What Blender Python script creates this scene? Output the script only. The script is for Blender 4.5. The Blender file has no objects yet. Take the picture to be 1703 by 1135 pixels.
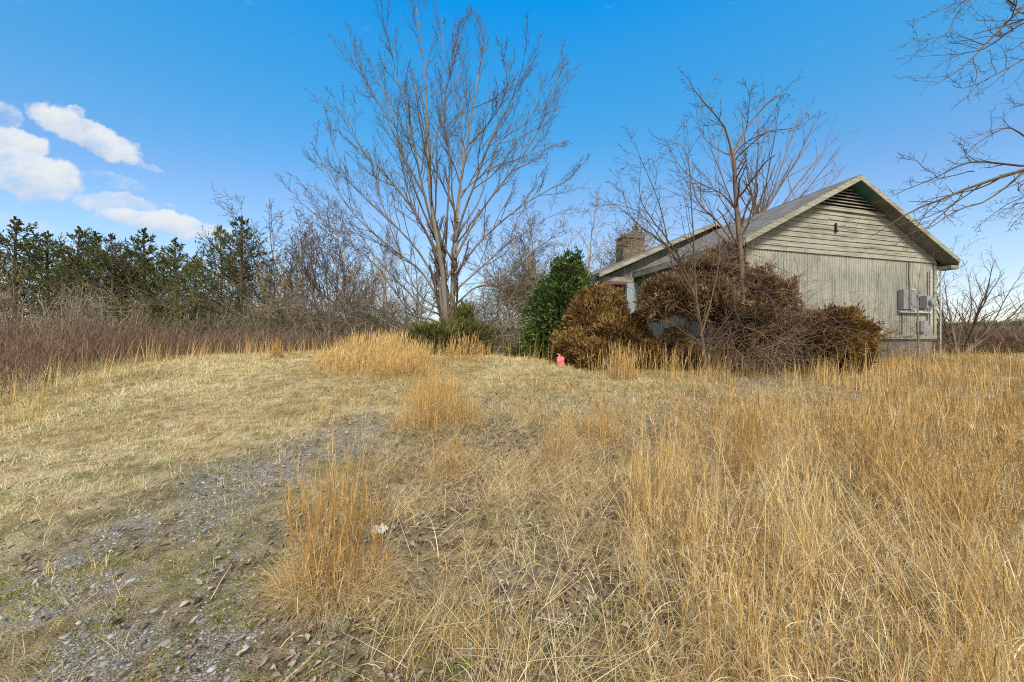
import bpy, math, random
import numpy as np
from mathutils import Vector, Matrix

rng = np.random.default_rng(7)
random.seed(7)
C = bpy.context.scene.collection
F = 600.0; CX, CY, EYE = 851.5, 567.5, 1.5

# ------------------------------------------------------------------ camera
cam_d = bpy.data.cameras.new("camera"); cam = bpy.data.objects.new("camera", cam_d); C.objects.link(cam)
cam_d.sensor_width = 36.0; cam_d.lens = 36.0 * F / 1703.0
cam_d.clip_start = 0.05; cam_d.clip_end = 3000
cam.location = (0, 0, EYE); cam.rotation_euler = (math.radians(90), 0, 0)
bpy.context.scene.camera = cam

# ------------------------------------------------------------------ sun, sky, exposure
SUN_AZ = math.radians(172); SUN_EL = math.radians(44)
sd = bpy.data.lights.new("sun", 'SUN'); sun = bpy.data.objects.new("sun", sd); C.objects.link(sun)
sd.energy = 3.05; sd.angle = math.radians(14); sd.color = (1.0, 0.905, 0.75)
to_sun = Vector((math.sin(SUN_AZ) * math.cos(SUN_EL), math.cos(SUN_AZ) * math.cos(SUN_EL), math.sin(SUN_EL)))
sun.rotation_euler = to_sun.to_track_quat('Z', 'Y').to_euler()
vs = bpy.context.scene.view_settings
vs.view_transform = 'Standard'; vs.look = 'None'; vs.gamma = 1; vs.use_curve_mapping = False; vs.exposure = 0.78
bpy.context.scene.cycles.max_bounces = 6
bpy.context.scene.cycles.diffuse_bounces = 3
bpy.context.scene.cycles.transparent_max_bounces = 4
bpy.context.scene.cycles.use_adaptive_sampling = False
bpy.context.scene.cycles.use_denoising = False
bpy.context.scene.cycles.filter_width = 1.1
bpy.context.scene.cycles.sample_clamp_indirect = 4

world = bpy.data.worlds.new("World"); bpy.context.scene.world = world
world.use_nodes = True
NT = world.node_tree
for n in list(NT.nodes): NT.nodes.remove(n)


class G:
    """tiny node-graph writer"""
    def __init__(s, nt): s.nt = nt
    def new(s, t, **kw):
        n = s.nt.nodes.new(t)
        for k, v in kw.items(): setattr(n, k, v)
        return n
    def put(s, sock, v):
        if v is None: return
        if hasattr(v, 'is_output') or isinstance(v, bpy.types.NodeSocket): s.nt.links.new(v, sock)
        else:
            if sock.type == 'RGBA' and len(v) == 3: v = (*v, 1)
            sock.default_value = v
    def m(s, op, a, b=None, c=None, clamp=False):
        n = s.new('ShaderNodeMath', operation=op); n.use_clamp = clamp
        s.put(n.inputs[0], a); s.put(n.inputs[1], b)
        if c is not None: s.put(n.inputs[2], c)
        return n.outputs[0]
    def mix(s, f, a, b, blend='MIX'):
        n = s.new('ShaderNodeMix', data_type='RGBA', blend_type=blend); n.clamp_factor = True
        s.put(n.inputs[0], f); s.put(n.inputs[6], a); s.put(n.inputs[7], b)
        return n.outputs[2]
    def noise(s, vec, scale, detail=4, rough=.55, dist=0.0, col=False):
        n = s.new('ShaderNodeTexNoise'); s.put(n.inputs['Vector'], vec)
        n.inputs['Scale'].default_value = scale; n.inputs['Detail'].default_value = detail
        n.inputs['Roughness'].default_value = rough; n.inputs['Distortion'].default_value = dist
        return n.outputs['Color' if col else 'Fac']
    def ramp(s, f, pts, interp='LINEAR'):
        n = s.new('ShaderNodeValToRGB'); n.color_ramp.interpolation = interp
        e = n.color_ramp.elements
        while len(e) < len(pts): e.new(0.5)
        for i, (p, c) in enumerate(pts):
            e[i].position = p; e[i].color = (*c, 1) if len(c) == 3 else c
        s.put(n.inputs[0], f); return n.outputs[0]
    def step(s, x, a, b):
        n = s.new('ShaderNodeMapRange', interpolation_type='SMOOTHSTEP')
        s.put(n.inputs[0], x); n.inputs[1].default_value = a; n.inputs[2].default_value = b
        return n.outputs[0]
    def xyz(s, v):
        n = s.new('ShaderNodeSeparateXYZ'); s.put(n.inputs[0], v); return n.outputs
    def comb(s, x, y, z):
        n = s.new('ShaderNodeCombineXYZ')
        for i, v in enumerate((x, y, z)): s.put(n.inputs[i], v)
        return n.outputs[0]
    def scale(s, v, sc):
        n = s.new('ShaderNodeMapping'); s.put(n.inputs[0], v); n.inputs['Scale'].default_value = sc
        return n.outputs[0]


g = G(NT)
sky = g.new('ShaderNodeTexSky', sky_type='NISHITA')
sky.sun_disc = False; sky.sun_elevation = SUN_EL; sky.sun_rotation = SUN_AZ
sky.air_density = 1.0; sky.dust_density = 0.2; sky.ozone_density = 2.0; sky.altitude = 200
hs = g.new('ShaderNodeHueSaturation'); hs.inputs['Saturation'].default_value = 1.30; hs.inputs['Value'].default_value = 1.0
hs.inputs['Hue'].default_value = 0.503
NT.links.new(sky.outputs[0], hs.inputs['Color'])
tc = g.new('ShaderNodeTexCoord')
X, Y, Z = g.xyz(tc.outputs['Generated'])
# (zenithward darkening of the real sky away from the sun)
ys = g.m('MAXIMUM', Y, 0.05)
u = g.m('DIVIDE', X, ys); v = g.m('DIVIDE', Z, ys)
uv = g.comb(u, v, 0.0)
w1 = g.new('ShaderNodeVectorMath', operation='SUBTRACT'); NT.links.new(g.noise(uv, 6.0, 8, .66, col=True), w1.inputs[0]); w1.inputs[1].default_value = (.5, .5, .5)
w2 = g.new('ShaderNodeVectorMath', operation='MULTIPLY'); NT.links.new(w1.outputs[0], w2.inputs[0]); w2.inputs[1].default_value = (.15, .10, 0)
w3 = g.new('ShaderNodeVectorMath', operation='ADD'); NT.links.new(uv, w3.inputs[0]); NT.links.new(w2.outputs[0], w3.inputs[1])
uw, vw, _ = g.xyz(w3.outputs[0])
CL = [(140, 222, 118, 30, -26, 1), (124, 184, 27, 13, -10, .8), (10, 192, 40, 28, -20, .75), (25, 238, 72, 27, -8, .95), (35, 285, 125, 46, -14, .95),
      (185, 300, 66, 15, -14, .45), (190, 340, 84, 23, -6, .75), (270, 370, 135, 21, -6, 1), (240, 275, 40, 6, -18, .5), (30, 372, 75, 15, -8, .55), (270, 341, 22, 5, 0, .35)]
cov = None; shade = None
for (px, py, rx, ry, ang, op) in CL:
    a = math.radians(ang); c_, s_ = math.cos(a), math.sin(a)
    du = g.m('SUBTRACT', uw, (px - CX) / F); dv = g.m('SUBTRACT', vw, (CY - py) / F)
    p = g.m('DIVIDE', g.m('ADD', g.m('MULTIPLY', du, c_), g.m('MULTIPLY', dv, s_)), rx / F)
    q = g.m('DIVIDE', g.m('SUBTRACT', g.m('MULTIPLY', dv, c_), g.m('MULTIPLY', du, s_)), ry / F)
    d2 = g.m('ADD', g.m('MULTIPLY', p, p), g.m('MULTIPLY', q, q))
    e = g.m('MULTIPLY', g.step(g.m('SUBTRACT', 1.0, d2), -0.10, 0.5), op)
    qq = g.m('MULTIPLY', e, g.m('MULTIPLY_ADD', q, 0.5, 0.5, clamp=True))
    cov = e if cov is None else g.m('MAXIMUM', cov, e)
    shade = qq if shade is None else g.m('MAXIMUM', shade, qq)
cn = g.noise(g.scale(uv, (1, 1.7, 1)), 9.0, 6, .62)
cov = g.step(g.m('ADD', cov, g.m('MULTIPLY', g.m('SUBTRACT', cn, .5), 1.7)), .20, 1.15)
cov = g.m('MULTIPLY', cov, g.step(Y, 0.05, 0.2))
ccol = g.ramp(g.m('MULTIPLY_ADD', cn, 0.5, g.m('MULTIPLY', shade, .9)), [(0.15, (2.6, 3.1, 4.0)), (0.5, (3.7, 4.0, 4.4)), (.85, (4.5, 4.55, 4.6))])
# faint high veil low on the horizon
el = g.ramp(g.m('ABSOLUTE', Z), [(0.0, (1.25, 1.0, .88)), (.33, (1.5, 1.24, 1.08)), (.5, (.95, 1.58, 1.33)), (.61, (.62, 1.75, 1.58)), (.68, (.12, 1.80, 1.80))])
skyb = g.mix(1.0, hs.outputs[0], el, 'MULTIPLY')
skyc = g.mix(g.m('MULTIPLY', g.step(g.m('ABSOLUTE', v), 0.6, 0.0), 0.5), skyb, (2.6, 3.4, 4.5))
# unseen white cloud added behind the camera and overhead to neutralise blue fill
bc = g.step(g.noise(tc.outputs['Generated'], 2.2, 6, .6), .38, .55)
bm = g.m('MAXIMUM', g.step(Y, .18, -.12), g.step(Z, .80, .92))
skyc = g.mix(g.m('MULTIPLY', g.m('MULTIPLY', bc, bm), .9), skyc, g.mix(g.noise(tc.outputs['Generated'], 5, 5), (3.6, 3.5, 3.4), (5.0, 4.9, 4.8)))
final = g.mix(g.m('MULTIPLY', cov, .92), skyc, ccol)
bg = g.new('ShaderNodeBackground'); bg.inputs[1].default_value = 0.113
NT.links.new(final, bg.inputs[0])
wo = g.new('ShaderNodeOutputWorld'); NT.links.new(bg.outputs[0], wo.inputs[0])


# ------------------------------------------------------------------ numeric helpers
def norm(v):
    return v / np.maximum(np.linalg.norm(v, axis=-1, keepdims=True), 1e-9)

def lat(ix, iy, seed):
    h = (ix.astype(np.int64) * 374761393 + iy.astype(np.int64) * 668265263 + seed * 974634777) & 0xffffffff
    h = ((h ^ (h >> 13)) * 1274126177) & 0xffffffff
    return ((h ^ (h >> 16)) & 0xffff) / 65535.0

def vn(x, y, s=1.0, seed=0):
    x = np.asarray(x, float) / s; y = np.asarray(y, float) / s
    ix = np.floor(x); iy = np.floor(y); fx = x - ix; fy = y - iy
    fx = fx * fx * (3 - 2 * fx); fy = fy * fy * (3 - 2 * fy)
    a = lat(ix, iy, seed); b = lat(ix + 1, iy, seed); c = lat(ix, iy + 1, seed); d = lat(ix + 1, iy + 1, seed)
    return (a * (1 - fx) + b * fx) * (1 - fy) + (c * (1 - fx) + d * fx) * fy

def fbm(x, y, s=1.0, seed=0, o=4):
    t = 0; a = .5; n = 0
    for i in range(o):
        t = t + a * vn(x, y, s, seed + i * 17); n += a; a *= .5; s *= .5
    return t / n

def sstep(x, a, b):
    t = np.clip((x - a) / (b - a), 0, 1); return t * t * (3 - 2 * t)

PY = [-30, -5, 0, 2, 4, 6, 8, 10, 12, 16, 25, 40, 70, 120, 400, 1500]
PZ = [-.6, -.2, 0, .0, .10, .32, .62, .88, .97, 1.02, 1.1, 1.4, 2.2, 3.4, 7.5, 24]
_py = np.linspace(-30, 1500, 15301); _pz = np.interp(_py, PY, PZ)
_k = np.ones(15) / 15; _pz2 = np.convolve(np.pad(_pz, 7, mode='edge'), _k, mode='valid')

def gz(x, y):
    x = np.asarray(x, float); y = np.asarray(y, float)
    z = np.interp(y, _py, _pz2)
    z = z + sstep(y, 14, 60) * np.clip(x, 0, 200) * 0.022
    near = 1 - sstep(np.hypot(x, y), 30, 60)
    z = z + near * ((fbm(x, y, 2.6, 3, 3) - .5) * .16 + (fbm(x, y, .5, 9, 3) - .5) * .035)
    return z

def pw(px, py, Yd):
    return np.array([(px - CX) / F * Yd, Yd, EYE - (py - CY) / F * Yd])

DRV = np.array([(-.6, -1), (-1.75, 1.5), (-2.65, 2.6), (-2.8, 4.0), (-2.0, 5.2), (-.2, 6.0), (1.6, 6.1), (3.6, 6.6), (6.0, 6.9)])

def dist_poly(x, y, P):
    d = np.full(np.shape(x), 1e9)
    for (a, b) in zip(P[:-1], P[1:]):
        ab = b - a; t = np.clip(((x - a[0]) * ab[0] + (y - a[1]) * ab[1]) / (ab @ ab), 0, 1)
        d = np.minimum(d, np.hypot(x - a[0] - t * ab[0], y - a[1] - t * ab[1]))
    return d

def m_gravel(x, y):
    d = dist_poly(x, y, DRV)
    n = fbm(x, y, 1.1, 21, 4)
    m = sstep(1.25 - d + (n - .5) * 1.9, 0, .8) * (1 - .7 * sstep(x, -.9, .4) * (1 - sstep(x, 1.0, 2.0)))
    return m * sstep(fbm(x * 1.5 + y * .4, y, .34, 33, 5), .34, .57)

def m_drive(x, y):
    return sstep(1.35 - dist_poly(x, y, DRV) + (fbm(x, y, .8, 22, 4) - .5) * 1.9, 0, 1.0) * (1 - .6 * sstep(x, -1.3, -.3))

def m_tall(x, y):
    """1 where the golden broomsedge stands thick"""
    xe = np.interp(y, [0, 1.6, 3, 4.2, 5.2, 6, 7.2, 9, 12, 16], [0.45, .55, .65, .8, 1.1, 2.2, 3.3, 5.2, 8.5, 11])
    e = x - xe + (fbm(x, y, 1.3, 41, 3) - .5) * 1.6
    t = sstep(e, 0, .9)
    t = t * (0.35 + .65 * sstep(fbm(x, y, 1.0, 45, 3), .3, .55))
    t = t * (1 - .85 * m_gravel(x, y))
    return t * (1 - .55 * sstep(y, 8.2, 10.5))

def m_mown(x, y):
    xr = np.interp(y, [0, 3, 5, 6, 7, 9, 12, 18], [-1.6, -1.6, -1.2, -.6, -3.4, -4.2, -5.2, -6.5])
    return sstep(xr - x + (fbm(x, y, 1.2, 51, 3) - .5), 0, .7)

def m_mid(x, y):
    return (1 - m_mown(x, y)) * (1 - m_tall(x, y)) * sstep(y, 4.9, 6.2) * .9

def brush_x(y):
    return np.interp(y, [0, 4, 6, 8, 11, 13, 15, 17, 22, 30], [-8.0, -8.3, -8.6, -9.8, -10.6, -9.6, -8.0, -7.0, -4.5, -3.0])


# ------------------------------------------------------------------ mesh helpers
class MB:
    def __init__(s): s.v = []; s.q = []; s.t = []; s.n = 0
    def add(s, v, q, t=None):
        v = np.asarray(v, np.float32).reshape(-1, 3); q = np.asarray(q, np.int64).reshape(-1, 4)
        s.v.append(v); s.q.append(q + s.n); s.n += len(v)
        s.t.append(np.full(len(v), .5, np.float32) if t is None else np.broadcast_to(np.asarray(t, np.float32), (len(v),)))
    def build(s, name, mat, parent=None, smooth=False, loc=None):
        v = np.concatenate(s.v); q = np.concatenate(s.q); t = np.concatenate(s.t)
        if loc is not None: v = v - np.asarray(loc, np.float32)
        me = bpy.data.meshes.new(name)
        me.vertices.add(len(v)); me.vertices.foreach_set('co', v.ravel())
        tri = q[:, 3] < 0
        if tri.any():
            order = np.argsort(tri, kind='stable'); q = q[order]; nt_ = int(tri.sum()); nq = len(q) - nt_
            loops = np.concatenate([q[:nq].ravel(), q[nq:, :3].ravel()])
            starts = np.concatenate([np.arange(nq) * 4, nq * 4 + np.arange(nt_) * 3])
            tot = np.concatenate([np.full(nq, 4), np.full(nt_, 3)])
        else:
            loops = q.ravel(); starts = np.arange(len(q)) * 4; tot = np.full(len(q), 4)
        me.loops.add(len(loops)); me.loops.foreach_set('vertex_index', loops.astype(np.int32))
        me.polygons.add(len(starts)); me.polygons.foreach_set('loop_start', starts.astype(np.int32)); me.polygons.foreach_set('loop_total', tot.astype(np.int32))
        me.polygons.foreach_set('use_smooth', np.full(len(starts), bool(smooth)))
        me.update(calc_edges=True)
        at = me.attributes.new('tint', 'FLOAT', 'POINT'); at.data.foreach_set('value', t.astype(np.float32))
        me.materials.append(mat)
        o = bpy.data.objects.new(name, me); C.objects.link(o)
        if loc is not None and parent is None: o.location = loc
        if parent is not None: o.parent = parent
        return o
    # primitives ---------------------------------------------------
    def box(s, lo, hi, t=.5):
        (x0, y0, z0), (x1, y1, z1) = lo, hi
        v = [(x0, y0, z0), (x1, y0, z0), (x1, y1, z0), (x0, y1, z0), (x0, y0, z1), (x1, y0, z1), (x1, y1, z1), (x0, y1, z1)]
        s.add(v, [(0, 3, 2, 1), (4, 5, 6, 7), (0, 1, 5, 4), (1, 2, 6, 5), (2, 3, 7, 6), (3, 0, 4, 7)], t)
    def prism(s, poly, d, t=.5):
        """poly: list of 3D points (planar), extruded by vector d; fans quads from poly"""
        p = np.array(poly, float); n = len(p); d = np.array(d, float)
        v = np.concatenate([p, p + d]); q = []
        for i in range(n): j = (i + 1) % n; q.append((i, j, j + n, i + n))
        for i in range(1, n - 1):
            q.append((0, i + 1, i, -10 ** 9)); q.append((n, n + i, n + i + 1, -10 ** 9))
        q = np.array(q); s.add(v, q, t)
    def tubes(s, P, R, sides=4, tint=None):
        P = np.asarray(P, float); N, K, _ = P.shape
        T = norm(np.gradient(P, axis=1))
        ref = norm(rng.normal(size=(N, 1, 3)) * .2 + np.array([.31, .93, .17]))
        U = norm(np.cross(T, np.broadcast_to(ref, T.shape))); V = np.cross(T, U)
        a = np.arange(sides) * 2 * np.pi / sides
        v = P[:, :, None, :] + R[:, :, None, None] * (np.cos(a)[None, None, :, None] * U[:, :, None, :] + np.sin(a)[None, None, :, None] * V[:, :, None, :])
        idx = np.arange(N * K * sides).reshape(N, K, sides); nx = np.roll(idx, -1, axis=2)
        q = np.stack([idx[:, :-1], nx[:, :-1], nx[:, 1:], idx[:, 1:]], -1)
        if tint is None: tint = rng.random(N)
        s.add(v, q, np.repeat(tint, K * sides))
    def ribbons(s, P, S, W, tint):
        """P (N,K,3) centre lines, S (N,3) side vectors, W (N,K) half widths"""
        N, K, _ = P.shape
        Sd = np.broadcast_to(S[:, None, :], P.shape) if S.ndim == 2 else S
        v = np.stack([P - Sd * W[..., None], P + Sd * W[..., None]], 2)
        idx = np.arange(N * K * 2).reshape(N, K, 2)
        q = np.stack([idx[:, :-1, 0], idx[:, :-1, 1], idx[:, 1:, 1], idx[:, 1:, 0]], -1)
        s.add(v, q, np.repeat(tint, K * 2) if tint.ndim == 1 else np.repeat(tint.ravel(), 2))

def fix_tri(q): return q

_add0 = MB.add
def _add(s, v, q, t=None):
    q = np.asarray(q, np.int64).reshape(-1, 4).copy()
    neg = q[:, 3] < 0
    _add0(s, v, np.where(neg[:, None], q, q), t)
    if neg.any(): s.q[-1][neg, 3] = -1
MB.add = _add

def blades(mb, base, L, az, th0, curl, w, tint, K=4, face=None, tipw=.15):
    N = len(base); d = np.stack([np.cos(az), np.sin(az), np.zeros(N)], -1); up = np.array([0, 0, 1.])
    p = base.copy(); pts = [p]
    for k in range(K):
        th = th0 + curl * ((k + .5) / K)
        p = p + (L / K)[:, None] * (np.sin(th)[:, None] * d + np.cos(th)[:, None] * up); pts.append(p)
    P = np.stack(pts, 1)
    fa = az + np.pi / 2 + rng.normal(size=N) * .7 if face is None else face
    S = np.stack([np.cos(fa), np.sin(fa), rng.normal(size=N) * .15], -1)
    t = np.linspace(0, 1, K + 1); prof = (1 - t) * .75 + .25 * (1 - t) ** .5; prof[-1] = tipw; prof[0] = .8
    mb.ribbons(P, S, w[:, None] * prof[None], tint)
    return P

def icopts():
    f = (1 + 5 ** .5) / 2
    v = np.array([(-1, f, 0), (1, f, 0), (-1, -f, 0), (1, -f, 0), (0, -1, f), (0, 1, f), (0, -1, -f), (0, 1, -f), (f, 0, -1), (f, 0, 1), (-f, 0, -1), (-f, 0, 1)], float)
    t = [(0, 11, 5), (0, 5, 1), (0, 1, 7), (0, 7, 10), (0, 10, 11), (1, 5, 9), (5, 11, 4), (11, 10, 2), (10, 7, 6), (7, 1, 8), (3, 9, 4), (3, 4, 2), (3, 2, 6), (3, 6, 8), (3, 8, 9), (4, 9, 5), (2, 4, 11), (6, 2, 10), (8, 6, 7), (9, 8, 1)]
    return norm(v), np.array([(a, b, c, -1) for a, b, c in t])
ICO_V, ICO_F = icopts()
def ico2(n=2):
    v = [tuple(x) for x in ICO_V]; f = [tuple(x[:3]) for x in ICO_F]
    for _ in range(n):
        cache = {}; nf = []
        def mid(a, b):
            k = (min(a, b), max(a, b))
            if k not in cache:
                m = norm((np.array(v[a]) + np.array(v[b])) / 2); v.append(tuple(m)); cache[k] = len(v) - 1
            return cache[k]
        for a, b, c in f:
            ab, bc, ca = mid(a, b), mid(b, c), mid(c, a)
            nf += [(a, ab, ca), (b, bc, ab), (c, ca, bc), (ab, bc, ca)]
        f = nf
    return np.array(v), np.array([(a, b, c, -1) for a, b, c in f])
ICO3_V, ICO3_F = ico2(3)

def many(mb, V, Fc, pos, scl, rotz, tint, jitter=0):
    N = len(pos); M = len(V)
    c, s_ = np.cos(rotz), np.sin(rotz)
    vv = V[None] * (1 + jitter * rng.normal(size=(N, M, 1))) * scl[:, None, :]
    x = vv[..., 0] * c[:, None] - vv[..., 1] * s_[:, None]; y = vv[..., 0] * s_[:, None] + vv[..., 1] * c[:, None]
    v = np.stack([x, y, vv[..., 2]], -1) + pos[:, None, :]
    q = np.where(Fc[None] < 0, -10 ** 9, Fc[None] + (np.arange(N) * M)[:, None, None])
    mb.add(v, q.reshape(-1, 4), np.repeat(tint, M))


# ------------------------------------------------------------------ materials
def mat_base(name):
    m = bpy.data.materials.new(name); m.use_nodes = True; nt = m.node_tree
    for n in list(nt.nodes): nt.nodes.remove(n)
    g = G(nt); out = g.new('ShaderNodeOutputMaterial'); return m, g, out

def m_leafy(name, cols, trans=.25, rough=.7, nsc=3.0, namp=.25, tcol=None):
    """colour from the per-blade tint; a little noise; some light through the leaf"""
    m, g, out = mat_base(name)
    at = g.new('ShaderNodeAttribute', attribute_name='tint')
    geo = g.new('ShaderNodeNewGeometry')
    n = g.noise(geo.outputs['Position'], nsc, 2)
    f = g.m('ADD', at.outputs['Fac'], g.m('MULTIPLY', g.m('SUBTRACT', n, .5), namp * 2), clamp=True)
    k = len(cols) - 1
    col = g.ramp(f, [(i / k, c) for i, c in enumerate(cols)])
    d = g.new('ShaderNodeBsdfPrincipled'); g.put(d.inputs['Base Color'], col); d.inputs['Roughness'].default_value = rough
    d.inputs['Specular IOR Level'].default_value = .25
    if trans > 0:
        t = g.new('ShaderNodeBsdfTranslucent'); g.put(t.inputs[0], col)
        mx = g.new('ShaderNodeMixShader'); mx.inputs[0].default_value = trans
        g.nt.links.new(d.outputs[0], mx.inputs[1]); g.nt.links.new(t.outputs[0], mx.inputs[2]); g.nt.links.new(mx.outputs[0], out.inputs[0])
    else: g.nt.links.new(d.outputs[0], out.inputs[0])
    return m

def m_solid(name, fn, rough=.8, bump=None, spec=.3, metal=0):
    m, g, out = mat_base(name)
    tc = g.new('ShaderNodeTexCoord'); co = tc.outputs['Object']
    d = g.new('ShaderNodeBsdfPrincipled'); r = fn(g, co)
    col, h = r if isinstance(r, tuple) and len(r) == 2 and not isinstance(r[0], float) else (r, None)
    g.put(d.inputs['Base Color'], col); d.inputs['Roughness'].default_value = rough; d.inputs['Specular IOR Level'].default_value = spec
    d.inputs['Metallic'].default_value = metal
    if h is not None and bump:
        b = g.new('ShaderNodeBump'); b.inputs['Strength'].default_value = bump[0]; b.inputs['Distance'].default_value = bump[1]
        g.put(b.inputs['Height'], h); g.nt.links.new(b.outputs[0], d.inputs['Normal'])
    g.nt.links.new(d.outputs[0], out.inputs[0]); return m

def bark(name, c0, c1, moss=None, sc=9):
    def fn(g, co):
        at = g.new('ShaderNodeAttribute', attribute_name='tint')
        n = g.noise(g.scale(co, (1, 1, .22)), sc, 5, .65)
        f = g.m('ADD', g.m('MULTIPLY', at.outputs['Fac'], .35), g.m('MULTIPLY_ADD', n, 1.5, -.4), clamp=True)
        c = g.mix(f, c0, c1)
        if moss: c = g.mix(g.step(g.noise(co, 1.6, 3), .52, .68), c, moss)
        return c, n
    return m_solid(name, fn, .9, (.6, .02), .15)

MAT = {}
MAT['gold'] = m_leafy('golden_grass', [(.17, .088, .024), (.39, .225, .064), (.57, .36, .115), (.73, .53, .23), (.86, .72, .43)], .30, .6)
MAT['straw'] = m_leafy('pale_straw', [(.17, .10, .038), (.39, .258, .10), (.55, .40, .185), (.73, .57, .31), (.86, .75, .50)], .25, .7)
MAT['mown'] = m_leafy('mown_grass', [(.17, .17, .045), (.37, .295, .11), (.54, .425, .185), (.66, .54, .27), (.76, .65, .38)], .25, .75, 1.2, .3)
MAT['green'] = m_leafy('green_grass', [(.045, .09, .02), (.09, .16, .035), (.16, .24, .06)], .3, .6)
MAT['brush'] = m_leafy('briar_brush', [(.065, .042, .028), (.13, .08, .053), (.20, .13, .085), (.32, .235, .155)], .0, .9, .4, .3)
MAT['thicket'] = m_leafy('thicket', [(.07, .055, .035), (.14, .115, .075), (.24, .20, .14), (.34, .30, .23)], .0, .9, .5, .25)
MAT['litter'] = m_leafy('dead_leaf', [(.06, .04, .025), (.15, .10, .065), (.26, .195, .14), (.42, .35, .28)], .05, .8)
MAT['stone'] = m_leafy('gravel_stone', [(.10, .09, .08), (.19, .18, .16), (.28, .27, .25), (.40, .39, .37)], 0, .9, 40, .15)
MAT['moss'] = m_leafy('moss', [(.07, .09, .012), (.16, .18, .02), (.26, .25, .035)], .1, .9)
MAT['cedar'] = m_leafy('cedar_foliage', [(.035, .048, .016), (.08, .10, .032), (.14, .15, .045), (.25, .19, .07)], .3, .8, .8, .2)
MAT['holly'] = m_leafy('green_shrub', [(.018, .036, .010), (.045, .085, .02), (.085, .135, .035), (.17, .22, .07)], .2, .5, 2, .2)
MAT['juniper'] = m_leafy('juniper', [(.035, .042, .012), (.085, .095, .026), (.15, .15, .042), (.23, .20, .07)], .2, .8, 2, .2)
MAT['arb'] = m_leafy('browned_arborvitae', [(.04, .020, .008), (.12, .064, .018), (.225, .13, .036), (.34, .225, .085)], .15, .8, 1.6, .3)
MAT['arbdead'] = m_leafy('dead_arborvitae', [(.042, .023, .010), (.125, .072, .030), (.24, .15, .068), (.40, .285, .155)], .15, .85, 1.6, .3)
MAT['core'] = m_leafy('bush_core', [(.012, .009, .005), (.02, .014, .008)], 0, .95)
MAT['bark_grey'] = bark('bark_grey', (.07, .058, .048), (.28, .25, .215), (.13, .13, .06))
MAT['bark_twig'] = bark('bark_twig', (.075, .055, .042), (.17, .13, .10))
MAT['bark_brown'] = bark('bark_brown', (.09, .06, .045), (.24, .175, .13))
MAT['bark_pale'] = bark('bark_pale', (.20, .165, .12), (.42, .37, .29))
MAT['bark_tan'] = bark('bark_tan', (.20, .145, .09), (.36, .275, .18))
MAT['bark_dark'] = bark('bark_dark', (.055, .040, .026), (.165, .122, .080))
MAT['bark_cedar'] = bark('bark_cedar', (.055, .036, .025), (.16, .11, .075))

def f_ground(g, co):
    at = {k: g.new('ShaderNodeAttribute', attribute_name=k).outputs['Fac'] for k in ('gravel', 'mown', 'far', 'drive')}
    n1 = g.noise(co, 1.3, 5, .6); n2 = g.noise(co, 9, 5, .65); n3 = g.noise(co, 55, 4, .7); n4 = g.noise(co, .35, 4)
    soil = g.ramp(n2, [(.3, (.085, .064, .038)), (.5, (.18, .14, .088)), (.7, (.30, .24, .155))])
    straw = g.ramp(n3, [(.3, (.13, .092, .04)), (.5, (.29, .215, .105)), (.72, (.46, .36, .20))])
    c = g.mix(g.step(n2, .42, .68), soil, straw)
    moss = g.ramp(n3, [(.3, (.06, .07, .015)), (.7, (.16, .17, .03))])
    n5 = g.noise(co, 4.5, 6, .7); n6 = g.noise(g.scale(co, (1, 1, 1)), 2.1, 5, .65)
    mown = g.ramp(n5, [(.30, (.11, .085, .04)), (.43, (.26, .20, .10)), (.56, (.42, .34, .19)), (.72, (.52, .45, .28))])
    mown = g.mix(g.m('MULTIPLY', g.step(n6, .52, .66), .75), mown, g.ramp(n3, [(.3, (.10, .11, .03)), (.7, (.27, .28, .11))]))
    mown = g.mix(g.m('MULTIPLY', g.step(g.noise(co, 1.1, 5, .6), .56, .68), .6), mown, (.34, .21, .10))
    c = g.mix(g.m('MULTIPLY', at['mown'], .8), c, mown)
    dr = g.mix(g.m('MULTIPLY', g.step(g.noise(co, 3.2, 6, .7), .52, .64), .8), soil, moss)
    dr = g.mix(g.m('MULTIPLY', g.step(n5, .5, .66), .7), dr, (.30, .24, .145))
    c = g.mix(g.m('MULTIPLY', at['drive'], .72), c, dr)
    vo = g.new('ShaderNodeTexVoronoi', feature='F1'); g.put(vo.inputs['Vector'], co); vo.inputs['Scale'].default_value = 110
    bw = g.new('ShaderNodeRGBToBW'); g.nt.links.new(vo.outputs['Color'], bw.inputs[0])
    grav = g.ramp(bw.outputs[0], [(.1, (.13, .12, .105)), (.5, (.29, .28, .26)), (.9, (.46, .455, .43))])
    grav = g.mix(g.step(vo.outputs['Distance'], .35, .7), grav, (.12, .10, .08))
    c = g.mix(g.m('MULTIPLY', at['gravel'], g.step(n2, .40, .60)), c, grav)
    fieldc = g.ramp(n4, [(.35, (.085, .15, .035)), (.65, (.13, .19, .05))])
    c = g.mix(at['far'], c, fieldc)
    h = g.m('ADD', g.m('MULTIPLY', n3, .5), g.m('MULTIPLY', vo.outputs['Distance'], .5))
    return c, h
MAT['ground'] = m_solid('ground', f_ground, .95, (.8, .02), .1)


def tag(o, label=None, cat=None, group=None, kind=None):
    if label: o['label'] = label
    if cat: o['category'] = cat
    if group: o['group'] = group
    if kind: o['kind'] = kind
    return o

def thing(name, label, cat, loc=(0, 0, 0), group=None, rz=0):
    o = bpy.data.objects.new(name, None); C.objects.link(o); o.empty_display_size = .2
    o.location = [float(a) for a in loc]; o.rotation_euler[2] = rz
    return tag(o, label, cat, group)

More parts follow.
